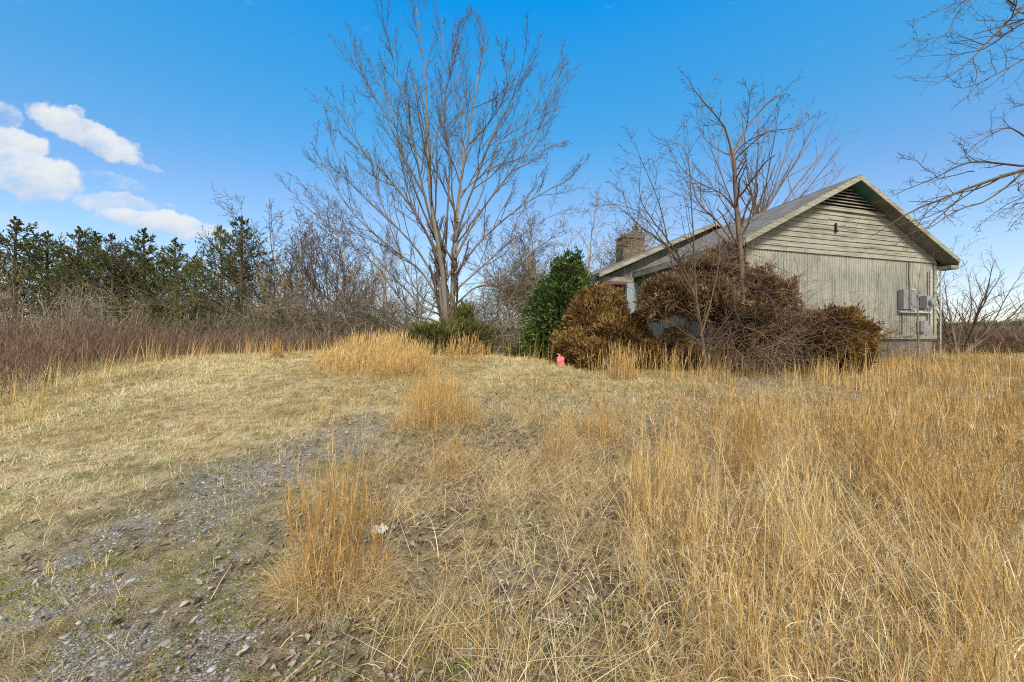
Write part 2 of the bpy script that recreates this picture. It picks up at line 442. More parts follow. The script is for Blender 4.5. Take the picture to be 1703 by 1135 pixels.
def copy_tree(root, label, loc, rz, sc, group=None):
    r = root.copy(); C.objects.link(r); r.location = [float(a) for a in loc]; r.rotation_euler[2] = rz; r.scale = sc
    r['label'] = label
    if group: r['group'] = group
    for ch in list(root.children):
        c = ch.copy(); C.objects.link(c); c.parent = r
    return r


# ------------------------------------------------------------------ the ground
def axis(lo, hi, n, k):
    t = np.linspace(-1, 1, n)
    s = np.sinh(k * t) / np.sinh(k)
    return np.where(s < 0, -s * lo, s * hi)
gx = axis(-900, 900, 561, 8.2)
ty = np.linspace(0, 1, 620); gy = -6 + 1400 * (np.exp(6.3 * ty) - 1) / (np.exp(6.3) - 1)
GX, GY = np.meshgrid(gx, gy)
mb = MB(); idx = np.arange(GX.size).reshape(GX.shape)
mb.add(np.stack([GX, GY, gz(GX, GY)], -1), np.stack([idx[:-1, :-1], idx[:-1, 1:], idx[1:, 1:], idx[1:, :-1]], -1))
ground = tag(mb.build('ground', MAT['ground'], smooth=True), kind='structure')
for nm, arr in (('gravel', m_gravel(GX, GY)), ('drive', m_drive(GX, GY)), ('mown', np.clip(m_mown(GX, GY) + m_mid(GX, GY), 0, 1)), ('far', sstep(np.hypot(GX, GY), 34, 48))):
    a = ground.data.attributes.new(nm, 'FLOAT', 'POINT'); a.data.foreach_set('value', arr.astype(np.float32).ravel())


# ------------------------------------------------------------------ the house  (local axes: x along the gable, y away, z up = world z)
HO = (6.41, 9.9, 0.0); HR = math.radians(14.95)
def paint(g, co, base=(.40, .41, .34), wood=(.20, .17, .125), vert=True, amt=.5, alt_tone=(.36, .40, .37)):
    st = g.scale(co, (9, 9, .7) if vert else (.6, 3, 14))
    n = g.noise(st, 1.6, 6, .65); n2 = g.noise(co, 1.1, 4, .6); n3 = g.noise(co, 26, 4, .7)
    c = g.mix(g.step(n2, .35, .65), base, alt_tone)  # second paint tone mixed in as random patches
    c = g.mix(g.m('MULTIPLY', g.step(g.m('ADD', n, g.m('MULTIPLY', n2, .35)), .60, .86), amt + .3), c, wood)
    c = g.mix(g.m('MULTIPLY', g.step(n3, .55, .75), .35), c, (.16, .14, .11))
    c = g.mix(g.m('MULTIPLY', g.step(g.noise(g.scale(co, (1, 1, .6)), 2.6, 6, .7), .5, .72), .5), c, (.17, .16, .13))
    return c, n
MAT['siding_v'] = m_solid('vertical_siding', lambda g, co: paint(g, co, (.35, .345, .285), (.18, .16, .12), alt_tone=(.30, .32, .285)), .85, (.3, .01), .2)
MAT['siding_h'] = m_solid('clapboard', lambda g, co: paint(g, co, (.33, .325, .265), (.15, .13, .09), False, .6, (.29, .295, .25)), .85, (.4, .01), .2)
MAT['trim'] = m_solid('weathered_trim', lambda g, co: paint(g, co, (.33, .33, .26), (.14, .12, .08), False, .6, (.29, .30, .24)), .85, (.3, .01), .2)
MAT['soffit'] = m_solid('soffit', lambda g, co: paint(g, co, (.22, .23, .20), (.10, .09, .07), True, .7, (.15, .16, .14)), .9, None, .1)
MAT['teal'] = m_solid('teal_paint', lambda g, co: paint(g, co, (.03, .12, .10), (.03, .07, .06), True, .5, (.04, .14, .12)), .7)
MAT['bluegrey'] = m_solid('blue_grey_paint', lambda g, co: paint(g, co, (.30, .36, .36), (.20, .22, .20), True, .3, (.26, .32, .33)), .8)
def f_roof(g, co):
    x, y, z = g.xyz(co)
    br = g.new('ShaderNodeTexBrick'); g.put(br.inputs['Vector'], g.comb(y, g.m('MULTIPLY', x, 1.12), 0.0))
    br.inputs['Scale'].default_value = 1; br.inputs['Brick Width'].default_value = .33; br.inputs['Row Height'].default_value = .14
    br.inputs['Mortar Size'].default_value = .012; br.inputs['Color1'].default_value = (.12, .115, .11, 1); br.inputs['Color2'].default_value = (.24, .225, .21, 1)
    br.inputs['Mortar'].default_value = (.05, .047, .045, 1)
    n = g.noise(co, 2.0, 5, .6)
    c = g.mix(g.m('MULTIPLY', g.step(n, .5, .7), .6), br.outputs['Color'], (.20, .17, .13))
    return c, br.outputs['Fac']
MAT['roof'] = m_solid('shingles', f_roof, .95, (-.6, .01), .15)
def f_stone(g, co):
    vo = g.new('ShaderNodeTexBrick'); x, y, z = g.xyz(co); g.put(vo.inputs['Vector'], g.comb(g.m('ADD', x, y), z, 0.0))
    vo.inputs['Scale'].default_value = 1; vo.inputs['Brick Width'].default_value = .42; vo.inputs['Row Height'].default_value = .17; vo.inputs['Mortar Size'].default_value = .015
    vo.inputs['Color1'].default_value = (.13, .105, .075, 1); vo.inputs['Color2'].default_value = (.22, .185, .14, 1); vo.inputs['Mortar'].default_value = (.15, .13, .11, 1)
    return g.mix(g.m('MULTIPLY', g.noise(co, 7, 4), .6), vo.outputs['Color'], (.12, .09, .06)), g.noise(co, 12, 4)
MAT['chimney'] = m_solid('rough_stone', f_stone, .95, (.8, .03), .1)
def f_conc(g, co):
    n = g.noise(co, 3, 5); x, y, z = g.xyz(co)
    br = g.new('ShaderNodeTexBrick'); g.put(br.inputs['Vector'], g.comb(g.m('ADD', x, y), z, 0.0)); br.inputs['Scale'].default_value = 1
    br.inputs['Brick Width'].default_value = .4; br.inputs['Row Height'].default_value = .2; br.inputs['Mortar Size'].default_value = .008
    br.inputs['Color1'].default_value = (.20, .19, .17, 1); br.inputs['Color2'].default_value = (.26, .25, .22, 1); br.inputs['Mortar'].default_value = (.11, .10, .09, 1)
    return g.mix(n, br.outputs['Color'], (.14, .12, .10)), n
MAT['block'] = m_solid('concrete_block', f_conc, .95, (.3, .02), .1)
MAT['white'] = m_solid('white_paint', lambda g, co: g.mix(g.step(g.noise(co, 22, 5), .45, .75), (.44, .45, .45), (.26, .255, .235)), .75, None, .2)
MAT['metal'] = m_solid('grey_metal', lambda g, co: g.mix(g.noise(co, 8, 4), (.34, .36, .38), (.22, .22, .22)), .5, None, .5, .3)
MAT['maroon'] = m_solid('faded_maroon', lambda g, co: g.mix(g.noise(co, 6, 4), (.20, .085, .085), (.11, .05, .05)), .8)
MAT['dark'] = m_solid('dark_interior', lambda g, co: g.mix(g.noise(co, 3, 3), (.018, .016, .014), (.035, .03, .026)), .9)

def hz(h):  # nothing to convert: heights are world z
    return h
house = thing('house', 'abandoned single-storey house with peeling grey-green siding and sagging shingle roof', 'house', HO, rz=HR)
W = 7.83; PK = 3.80; ZB = 1.66; ZE = 4.10; ZP = 6.27; B2 = 4.73
EL, ER = -.42, 8.25; ZEL, ZER = 4.13, 4.09
def roof_z(a): return ZEL + (ZP - ZEL) * (a - EL) / (PK - EL) if a <= PK else ZER + (ZP - ZER) * (ER - a) / (ER - PK)

def strips(mb, p0, dirv, nrm, length, z0f, z1f, pitch=.098, depth=.011, t=.5):
    """vertical reeded siding: flat boards with V grooves; p0 + dirv*s"""
    n = int(length / pitch); vs_ = []; dirv = np.array(dirv); nrm = np.array(nrm)
    ss = []; dd = []
    for i in range(n):
        s0 = i * pitch
        ss += [s0 + .0001, s0 + pitch - .034, s0 + pitch - .028, s0 + pitch - .007]; dd += [0, 0, -depth, -depth]
    ss.append(length); dd.append(0)
    ss = np.array(ss); dd = np.array(dd)
    lo = np.array(p0)[None] + ss[:, None] * dirv + dd[:, None] * nrm; hi = lo.copy()
    lo[:, 2] = [z0f(s) for s in ss]; hi[:, 2] = [z1f(s) for s in ss]
    v = np.stack([lo, hi], 1).reshape(-1, 3); i = np.arange(len(ss) - 1) * 2
    mb.add(v, np.stack([i, i + 2, i + 3, i + 1], -1), t)

# gable wall: reeded siding below, lapped clapboards above, louvre at the peak
mb = MB(); strips(mb, (0, 0, 0), (1, 0, 0), (0, -1, 0), W, lambda s: ZB, lambda s: 4.10)
mb.box((0, .03, ZB), (W, .12, 4.08))
mb.build('gable_wall', MAT['siding_v'], house)
mb = MB(); zz = 4.07; row = 0.147; r_ = 0
ZV = 5.40
while zz < ZV - .02:
    z1 = min(zz + row, ZV + .02)
    def lim(z):
        a0 = EL + (z + .10 - ZEL) / (ZP - ZEL) * (PK - EL); a1 = ER - (z + .10 - ZER) / (ZP - ZER) * (ER - PK)
        return max(0, a0), min(W, a1)
    a0, a1 = lim(z1); b0, b1 = lim(zz)
    nb = 3; cuts = np.sort(rng.uniform(.5, 7.3, 2)); edges = [None, *cuts, None]
    for k in range(nb):
        e0 = edges[k]; e1 = edges[k + 1]; dz = rng.normal() * .004; dy = rng.uniform(0, .004)
        xb0 = b0 if e0 is None else max(e0 + .002, b0); xb1 = b1 if e1 is None else min(e1 - .002, b1)
        xt0 = a0 if e0 is None else max(e0 + .002, a0); xt1 = a1 if e1 is None else min(e1 - .002, a1)
        if xt1 - xt0 < .05: continue
        sag = rng.normal() * .006
        v = [(xb0, -.038 - dy, zz - .012 + dz), (xb1, -.038 - dy, zz - .012 + dz + sag), (xt1, -.014, z1 + dz), (xt0, -.014, z1 + dz),
             (xb0, -.02, zz - .012 + dz), (xb1, -.02, zz - .012 + dz + sag), (xt1, -.004, z1 + dz), (xt0, -.004, z1 + dz)]
        mb.add(v, [(0, 1, 2, 3), (4, 7, 6, 5), (0, 4, 5, 1), (1, 5, 6, 2), (3, 2, 6, 7), (0, 3, 7, 4)], rng.random())
    zz = z1
mb.build('clapboards', MAT['siding_h'], house)
mb = MB(); mb.prism([(0, .03, 4.08), (W, .03, 4.08), (W - .05, .03, 4.2), (PK, .03, 6.15), (.05, .03, 4.2)], (0, .08, 0)); mb.build('gable_backing', MAT['dark'], house)
vent = MB()
for i in range(7):
    z0 = ZV + .06 + i * .095
    a0, a1 = lim(z0 + .04)
    if a1 - a0 < .15: break
    vent.add([(a0, -.075, z0), (a1, -.075, z0), (a1, -.005, z0 + .062), (a0, -.005, z0 + .062), (a0, -.070, z0 - .012), (a1, -.070, z0 - .012), (a1, .0, z0 + .05), (a0, .0, z0 + .05)],
             [(0, 1, 2, 3), (4, 7, 6, 5), (0, 4, 5, 1), (1, 5, 6, 2), (3, 2, 6, 7), (0, 3, 7, 4)], .5)
vo_ = vent.build('louvre_vent', MAT['siding_h'], house)
fr = MB(); a0, a1 = lim(ZV); fr.box((a0 + .02, -.085, ZV - .03), (a1 - .02, -.01, ZV + .035)); fr.build('vent_sill', MAT['trim'], vo_)
for q0, q1 in ((W - .09, W + .025), (-.03, .09)):
    mb = MB(); mb.box((q0, -.03, ZB), (q1, .10, 4.07)); mb.build('corner_board', MAT['trim'], house)
mb = MB(); mb.box((-.02, -.045, ZB - .10), (W + .02, .02, ZB + .03)); mb.build('skirt_board', MAT['trim'], house)
mb = MB(); mb.box((.06, .04, .2), (W - .06, .26, ZB - .1)); mb.box((.06, .26, .2), (.26, B2 + 6.5, ZB - .1)); mb.build('foundation', MAT['block'], house)
# long front wall (left side, behind the bushes) with a window
mb = MB(); strips(mb, (0, 4.7, 0), (0, -1, 0), (-1, 0, 0), 4.6, lambda s: ZB, lambda s: 4.2); mb.box((.03, .12, ZB), (.12, 4.7, 4.2)); mb.build('front_wall', MAT['siding_v'], house)
w_ = MB(); w_.box((-.05, 1.6, 2.5), (-.01, 2.9, 2.58)); w_.box((-.05, 1.6, 3.72), (-.01, 2.9, 3.8)); w_.box((-.05, 1.6, 2.58), (-.01, 1.68, 3.72)); w_.box((-.05, 2.82, 2.58), (-.01, 2.9, 3.72)); w_.box((-.045, 2.22, 2.58), (-.012, 2.28, 3.72))
wf = w_.build('window', MAT['white'], house)
w_ = MB(); w_.box((-.02, 1.68, 2.58), (-.013, 2.82, 3.72)); w_.build('pane', MAT['dark'], wf)
# right long wall, back walls
mb = MB(); mb.box((W - .12, .13, ZB), (W - .01, 11.2, 4.05)); mb.build('rear_wall', MAT['siding_v'], house)
# main roof slabs
def slab(mb, a0, z0, a1, z1, b0, b1, th=.09, nb=16, sag=.05):
    bs = np.linspace(b0, b1, nb + 1); s_ = sag * np.sin(np.linspace(0, np.pi, nb + 1))
    A = np.linspace(a0, a1, 9); v = []
    for th_ in (0, -th):
        for i, b in enumerate(bs):
            for a in A:
                k = (a - a0) / (a1 - a0); z = z0 + (z1 - z0) * k
                v.append((a, b, z + th_ - s_[i] * (.4 + .6 * k)))
    v = np.array(v); n = 9; M = (nb + 1) * n; q = []
    for i in range(nb):
        for j in range(8):
            p = i * n + j; q.append((p, p + 1, p + n + 1, p + n)); p += M; q.append((p, p + n, p + n + 1, p + 1))
        for j in (0, 8):
            p = i * n + j; q.append((p, p + n, p + n + M, p + M))
    for i in (0, nb):
        for j in range(8):
            p = i * n + j; q.append((p, p + M, p + M + 1, p + 1))
    mb.add(v, q)
mb = MB(); slab(mb, EL, ZEL + .10, PK, ZP + .10, -.37, B2 - .02); slab(mb, ER, ZER + .10, PK + .001, ZP + .10, -.37, 11.4); roof = mb.build('roof', MAT['roof'], house)
# rake boards (two), soffits
def rake(mb, a0, z0, a1, z1, b, h=.19, th=.035, off=-.0):
    mb.prism([(a0, b, z0 + off), (a1, b, z1 + off), (a1, b, z1 - h + off), (a0, b, z0 - h + off)], (0, th, 0))
for (a0, z0, a1, z1) in ((EL, ZEL, PK, ZP), (PK, ZP, ER, ZER)):
    mb = MB(); rake(mb, a0, z0 + .075, a1, z1 + .075, -.39, .15); mb.build('rake_board', MAT['trim'], roof)
mb = MB()
mb.prism([(EL + .02, -.352, ZEL - .07), (PK, -.352, ZP - .07), (PK, -.352, ZP - .095), (EL + .02, -.352, ZEL - .095)], (0, .34, 0)); mb.build('soffit', MAT['soffit'], roof)
mb = MB(); kx = PK + .9; kz = roof_z(kx)
mb.prism([(kx, -.352, kz - .07), (ER - .02, -.352, ZER - .07), (ER - .02, -.352, ZER - .095), (kx, -.352, kz - .095)], (0, .34, 0)); mb.build('soffit', MAT['soffit'], roof)
mb = MB(); mb.prism([(PK + .02, -.352, ZP - .075), (kx - .002, -.352, kz - .07), (kx - .002, -.352, kz - .095), (PK + .02, -.352, ZP - .10)], (0, .34, 0)); mb.build('teal_soffit', MAT['teal'], roof)
mb = MB(); mb.box((EL - .03, -.35, ZEL - .13), (EL, B2 - .05, ZEL + .03)); mb.box((EL, -.01, ZEL - .12), (.0, B2 - .05, ZEL - .10)); mb.build('eave_board', MAT['trim'], roof)
mb = MB(); mb.box((ER, -.35, ZER - .15), (ER + .03, 11.3, ZER + .03)); mb.box((W + .02, -.01, ZER - .14), (ER, 11.3, ZER - .12)); mb.build('eave_board', MAT['trim'], roof)
mb = MB(); mb.box((W + .03, -.36, ZER - .26), (ER - .01, -.02, ZER - .15)); mb.build('rake_return', MAT['trim'], roof)
# second, deeper section with a wide front overhang over the porch
A2L, Z2L, P2, Z2P, A2R, Z2R = -2.1, 3.98, 3.30, 6.37, 7.9, 4.35
B3 = 11.3
mb = MB(); slab(mb, A2L, Z2L + .09, P2, Z2P + .09, 4.32, B3); slab(mb, A2R, Z2R + .09, P2 + .001, Z2P + .09, 4.32, B3); roof2 = mb.build('rear_roof', MAT['roof'], house)
for (a0, z0, a1, z1) in ((A2L, Z2L, P2, Z2P), (P2, Z2P, A2R, Z2R)):
    mb = MB(); rake(mb, a0, z0 + .065, a1, z1 + .065, 4.29, .15); mb.build('rake_board', MAT['trim'], roof2)
mb = MB(); mb.prism([(A2L, 4.34, Z2L - .08), (P2, 4.34, Z2P - .08), (P2, 4.34, Z2P - .1), (A2L, 4.34, Z2L - .1)], (0, .36, 0)); mb.build('soffit', MAT['soffit'], roof2)
mb = MB(); mb.prism([(A2L + .1, 4.71, 4.0), (7.7, 4.71, 4.0), (P2, 4.71, Z2P - .08)], (0, .1, 0)); mb.build('porch_gable', MAT['soffit'], house)
mb = MB(); mb.box((A2L + .05, 4.60, 3.82), (-.42, 4.74, 4.0)); mb.box((A2L + .05, 4.75, 3.82), (A2L + .17, B3, 3.98)); mb.build('porch_beam', MAT['trim'], house)
mb = MB(); mb.box((A2L + .25, 4.55, 3.70), (-.75, 4.9, 3.80)); mb.build('porch_valance', MAT['maroon'], house)
mb = MB(); mb.box((-.72, 4.62, ZB - .1), (-.24, 4.76, 3.82)); mb.build('porch_wall', MAT['bluegrey'], house)
for q0 in (4.78, 8.4):
    mb = MB(); mb.box((A2L + .05, q0, ZB - .2), (A2L + .17, q0 + .12, 3.82)); mb.build('porch_post', MAT['white'], house)
mb = MB(); mb.box((-.05, 4.9, ZB - .1), (.1, B3, 4.2)); mb.build('porch_inner_wall', MAT['siding_v'], house)
mb = MB(); mb.box((-.06, 6.2, ZB), (-.055, 7.1, 3.7)); mb.build('door', MAT['dark'], house)
mb = MB(); mb.box((A2L, 4.7, ZB - .25), (.1, B3, ZB - .12)); mb.build('porch_floor', MAT['block'], house)
mb = MB(); mb.box((1.6, 8.6, 5.0), (2.75, 9.3, 6.85)); mb.box((1.55, 8.55, 6.85), (2.8, 9.35, 6.93)); mb.box((1.8, 8.75, 6.93), (2.6, 9.2, 7.12)); mb.box((1.57, 8.57, 6.4), (2.2, 8.6, 6.46)); mb.build('chimney', MAT['chimney'], roof2)
mb = MB(); mb.box((A2L + .6, 8.0, 4.35), (A2L + .72, 8.12, 5.0)); mb.build('roof_pipe', MAT['white'], roof2)
# services on the gable
mb = MB(); mb.box((6.28, -.19, 2.52), (6.66, -.03, 3.15)); bb = mb.build('breaker_box', MAT['white'], house)
mb = MB(); mb.box((6.31, -.205, 2.56), (6.63, -.191, 3.11)); mb.box((6.60, -.215, 2.80), (6.615, -.206, 2.86)); mb.build('door', MAT['metal'], bb)
for cb_ in ([(6.45, -.07, 3.14), (6.44, -.06, 3.6), (6.46, -.06, 4.05)], [(6.12, -.06, 2.52), (6.13, -.06, 2.1), (6.12, -.06, 1.72)]):
    mb = MB(); mb.tubes(np.array([cb_]), np.full((1, 3), .014), 6); mb.build('cable', MAT['dark'], house)
mb = MB(); mb.box((6.02, -.16, 2.50), (6.24, -.03, 3.12)); mb.build('breaker_box', MAT['metal'], house)
mb = MB(); mb.box((7.02, -.2, 2.55), (7.32, -.03, 2.95)); ang = np.linspace(0, 2 * np.pi, 15)[:-1]
mb.prism([(7.17 + .11 * math.cos(a), -.2, 2.75 + .11 * math.sin(a)) for a in ang], (0, -.09, 0)); mb.build('electric_meter', MAT['metal'], house)
mb = MB(); mb.box((6.0, -.10, 2.40), (7.42, -.035, 2.48)); mb.build('box_shelf', MAT['white'], house)
mb = MB(); P = np.array([[(7.45, -.08, 2.0), (7.45, -.08, 3.0), (7.45, -.08, 3.8)]]); mb.tubes(P, np.full((1, 3), .035), 8); mb.build('conduit', MAT['white'], house, True)
mb = MB(); P = np.array([[(W + .06, -.10, 1.0), (W + .06, -.10, 2.4), (W + .06, -.10, 3.9)]]); mb.tubes(P, np.full((1, 3), .022), 8); mb.build('downpipe', MAT['white'], house, True)
mb = MB(); mb.box((4.86, -.15, 1.72), (5.12, -.04, 2.05)); mb.prism([(4.86, -.15, 2.05), (5.12, -.15, 2.05), (5.06, -.15, 2.14), (4.92, -.15, 2.14)], (0, .11, 0)); mb.build('vent_hood', MAT['white'], house)
mb = MB(); mb.box((6.9, -.13, 1.80), (7.25, -.04, 2.15)); mb.build('junction_box', MAT['metal'], house)
mb = MB(); mb.box((3.25, -.09, 4.74), (3.29, -.055, 4.99)); mb.box((3.29, -.085, 4.72), (3.34, -.055, 4.8)); mb.build('old_bracket', MAT['dark'], house)

def h2w(a, b, z):
    c, s_ = math.cos(HR), math.sin(HR); return np.array([HO[0] + a * c - b * s_, HO[1] + a * s_ + b * c, z])
def in_house(x, y, pad=0.0):
    dx = x - HO[0]; dy = y - HO[1]; c, s_ = math.cos(HR), math.sin(HR)
    a = dx * c + dy * s_; b = -dx * s_ + dy * c
    return (a > np.where(b > 4.6, A2L, 0) - pad) & (a < W + pad) & (b > -pad) & (b < B3 + pad)


# ------------------------------------------------------------------ trees
def grow(pos, d, L, r0, K, wob, up, rend=.35, sweep=None):
    N = len(pos); pts = [pos]; p = pos; d = norm(d)
    for k in range(K):
        d = norm(d + rng.normal(size=(N, 3)) * wob + np.array([0, 0, up]) + (0 if sweep is None else np.asarray(sweep)))
        p = p + d * (L / K)[:, None]; pts.append(p)
    R = r0[:, None] * np.linspace(1, rend, K + 1)[None]
    return np.stack(pts, 1), R

def spawn(P, R, L, m, t0, t1, ang, ratio, rr, lenfall=.6, keep=1.0, away=None, minr=.002):
    N, K1, _ = P.shape
    t = t0 + (t1 - t0) * (np.arange(m)[None] + rng.random((N, m))) / m
    if keep < 1: mask = rng.random((N, m)) < keep
    else: mask = np.ones((N, m), bool)
    f = t * (K1 - 1); i = np.minimum(f.astype(int), K1 - 2); fr = (f - i)[..., None]
    n = np.arange(N)[:, None]
    pos = P[n, i] * (1 - fr) + P[n, i + 1] * fr
    T = norm(P[n, i + 1] - P[n, i]); rad = R[n, i] * (1 - fr[..., 0]) + R[n, i + 1] * fr[..., 0]
    rv = rng.normal(size=T.shape); perp = norm(rv - (rv * T).sum(-1, keepdims=True) * T)
    a = ang * (1 + .3 * rng.normal(size=t.shape))[..., None]
    D = np.cos(a) * T + np.sin(a) * perp
    Ln = L[:, None] * ratio * (1 - lenfall * t) * rng.uniform(.6, 1.25, t.shape)
    r = np.maximum(rad * rr, minr)
    return pos[mask], D[mask], Ln[mask], r[mask]

def poly_len(P): return np.linalg.norm(np.diff(P, axis=1), axis=-1).sum(1)

def resample(pts, K):
    pts = np.asarray(pts, float); n = len(pts)
    t = np.linspace(0, n - 1, K + 1); out = []
    for x in t:
        i = min(int(x), n - 2); f = x - i
        p0 = pts[max(i - 1, 0)]; p1 = pts[i]; p2 = pts[i + 1]; p3 = pts[min(i + 2, n - 1)]
        out.append(.5 * ((2 * p1) + (-p0 + p2) * f + (2 * p0 - 5 * p1 + 4 * p2 - p3) * f * f + (-p0 + 3 * p1 - 3 * p2 + p3) * f ** 3))
    return np.array(out)

def limbs_px(limbs, Yd, spread, K=12, wob=.01, fixed=1):
    """limb polylines -> 3D, each leaning to its own side in depth; (points, r0, r1)"""
    Ps, Rs = [], []
    for i, (pts, r0, r1) in enumerate(limbs):
        s_ = (-1 if i % 2 else 1) * rng.uniform(.35, 1) * spread * (i >= fixed)
        n_ = len(pts); P = resample([pw(x, y, Yd + s_ * j / (n_ - 1)) for j, (x, y) in enumerate(pts)], K)
        k = np.linspace(0, 1, K + 1)
        P[1:] += np.cumsum(rng.normal(size=(K, 3)) * wob, axis=0)
        Ps.append(P); Rs.append(r0 + (r1 - r0) * k ** .8)
    return np.array(Ps), np.array(Rs)

def twigs(mb, P, R, levels, minr=.003):
    L = poly_len(P)
    for (m, t0, t1, ang, ratio, rr, K, wob, up, keep, sides) in levels:
        pos, D, Ln, r = spawn(P, R, L, m, t0, t1, ang, ratio, rr, keep=keep, minr=minr)
        P, R = grow(pos, D, Ln, r, K, wob, up, .4); R = np.maximum(R, minr * .8)
        mb.tubes(P, R, sides); L = Ln
    return P, R

def make_tree(name, label, cat, base, Pl, Rl, levels, tm, cm, group=None, minr=.003, tsides=8, extra=None):
    root = thing(name, label, cat, base, group)
    b = np.array(base)
    mb = MB(); mb.tubes(Pl, Rl, tsides); t = mb.build('trunk', tm, root, True, loc=b)
    mb = MB(); P, R = twigs(mb, Pl, Rl, levels, minr)
    if extra: extra(mb, P)
    mb.build('crown', cm, root, False, loc=b)
    return root

YT = 15.0
LB = [
 ([(744, 612), (744, 540), (741, 480), (736, 420), (730, 380)], .24, .09),
 ([(752, 608), (752, 540), (752, 480), (754, 420), (757, 380)], .20, .09),
 ([(738, 608), (739, 550), (736, 500), (730, 450)], .17, .06),
 ([(742, 570), (738, 480), (726, 400), (715, 330), (710, 240), (706, 140), (690, 20)], .17, .018),
 ([(752, 570), (753, 470), (758, 380), (766, 300), (784, 200), (797, 120), (806, 60)], .15, .018),
 ([(720, 380), (700, 300), (682, 210), (660, 120), (640, 40)], .10, .014),
 ([(708, 330), (672, 260), (640, 190), (610, 140), (588, 90)], .085, .012),
 ([(735, 450), (700, 370), (650, 300), (600, 240), (568, 165)], .10, .014),
 ([(732, 480), (690, 410), (630, 350), (575, 290), (548, 205)], .10, .014),
 ([(733, 505), (700, 450), (640, 400), (580, 340), (530, 250)], .095, .014),
 ([(736, 525), (700, 505), (650, 455), (590, 390), (520, 320)], .09, .013),
 ([(740, 540), (715, 532), (680, 520), (620, 440), (560, 390), (505, 345)], .09, .012),
 ([(711, 300), (725, 230), (738, 140), (735, 30)], .08, .012),
 ([(757, 400), (780, 330), (810, 250), (850, 170), (872, 110)], .10, .013),
 ([(757, 430), (800, 350), (860, 270), (905, 190), (936, 100)], .10, .013),
 ([(757, 455), (800, 400), (860, 350), (910, 320), (950, 300)], .085, .012),
 ([(757, 485), (790, 455), (840, 410), (890, 375), (940, 350)], .08, .012),
 ([(754, 510), (790, 480), (830, 470), (880, 425), (915, 400)], .075, .010),
 ([(760, 370), (768, 290), (765, 200), (758, 70)], .08, .012),
 ([(780, 240), (815, 200), (840, 150), (838, 90)], .055, .010),
 ([(768, 320), (820, 280), (870, 262), (938, 235)], .065, .010),
 ([(740, 430), (745, 340), (748, 260), (740, 170), (765, 40)], .09, .012),
 ([(728, 420), (690, 350), (668, 270), (655, 190), (620, 110)], .08, .012),
 ([(740, 520), (700, 490), (670, 430), (640, 350), (625, 300)], .07, .010),
 ([(752, 530), (785, 525), (810, 500), (850, 490)], .05, .008),
 ([(738, 560), (700, 560), (660, 548), (620, 520), (600, 490)], .06, .008),
 ([(757, 395), (800, 330), (830, 240), (880, 200), (900, 140)], .07, .010),
]
Pl, Rl = limbs_px(LB, YT, 2.6, 14, .012, 3)
Rl[3:] = np.maximum(Rl[3:] * .58, .012); Rl[:3] *= .8
Pl[:3, :, 1] += np.array([0, .12, -.12])[:, None]
Rl[3:5] *= 1.35
LV = [(14, .25, 1.0, .45, .40, .55, 9, .075, .05, .95, 4),
      (12, .22, 1.0, .5, .42, .55, 6, .10, .05, .9, 3),
      (5, .15, 1.0, .65, .45, .6, 4, .13, .04, .85, 3)]
make_tree('bare_tree', 'tall bare multi-stemmed tree with a vase-shaped crown rising from a juniper', 'tree', (pw(745, 605, YT)[0], YT, float(gz(-2.6, 15))), Pl, Rl, LV, MAT['bark_grey'], MAT['bark_twig'], minr=.0048, tsides=9)

# bare tree in front of the house corner
Y1 = 8.7
LB = [
 ([(1243, 612), (1240, 540), (1234, 440), (1226, 350), (1217, 258)], .105, .05),
 ([(1217, 258), (1205, 215), (1180, 180), (1158, 150), (1145, 128)], .04, .005),
 ([(1217, 256), (1240, 215), (1270, 180), (1305, 158), (1318, 162)], .04, .005),
 ([(1218, 262), (1240, 240), (1275, 222), (1320, 218), (1352, 198)], .03, .005),
 ([(1214, 258), (1185, 240), (1165, 200), (1190, 130)], .022, .004),
 ([(1240, 215), (1245, 180), (1238, 140)], .018, .004),
 ([(1226, 350), (1200, 320), (1160, 300), (1130, 270), (1105, 230)], .035, .006),
 ([(1228, 380), (1250, 330), (1255, 290), (1230, 240)], .022, .005),
 ([(1232, 420), (1200, 370), (1160, 330), (1140, 250), (1120, 235)], .04, .006),
]
Pl, Rl = limbs_px(LB, Y1, 1.1, 12, .012); Rl[1:] *= .7; Rl[0] *= .8
for q in range(1, len(Pl)): pass
LV = [(13, .2, 1.0, .7, .36, .5, 6, .15, .03, .9, 4), (7, .15, 1, .8, .42, .55, 4, .18, .03, .8, 3), (4, .2, 1, .8, .4, .6, 3, .18, .02, .6, 3)]
make_tree('bare_tree', 'slim bare tree standing at the front corner of the house, crown above the roof', 'tree', (5.7, Y1, float(gz(5.7, Y1))), Pl, Rl, LV, MAT['bark_brown'], MAT['bark_dark'], minr=.0032, tsides=7)

Y2 = 8.2
LB = [
 ([(1172, 612), (1165, 550), (1148, 480), (1125, 420)], .06, .04),
 ([(1125, 420), (1095, 370), (1070, 330), (1068, 270)], .03, .004),
 ([(1148, 480), (1110, 410), (1070, 380), (1030, 345), (1003, 328)], .035, .004),
 ([(1160, 530), (1150, 440), (1145, 370), (1140, 300), (1132, 250)], .035, .005),
 ([(1165, 560), (1185, 480), (1195, 400), (1170, 330), (1150, 290)], .035, .005),
 ([(1128, 425), (1085, 395), (1050, 360), (1025, 290)], .025, .004),
 ([(1110, 410), (1060, 352), (1020, 340), (985, 340)], .02, .003),
 ([(1150, 490), (1120, 440), (1100, 350), (1080, 290), (1060, 235)], .028, .004),
 ([(1165, 570), (1110, 530), (1070, 490), (1040, 455)], .022, .004),
 ([(1170, 590), (1215, 520), (1250, 470), (1275, 440)], .022, .004),
]
Pl, Rl = limbs_px(LB, Y2, .9, 12, .012); Rl *= .68
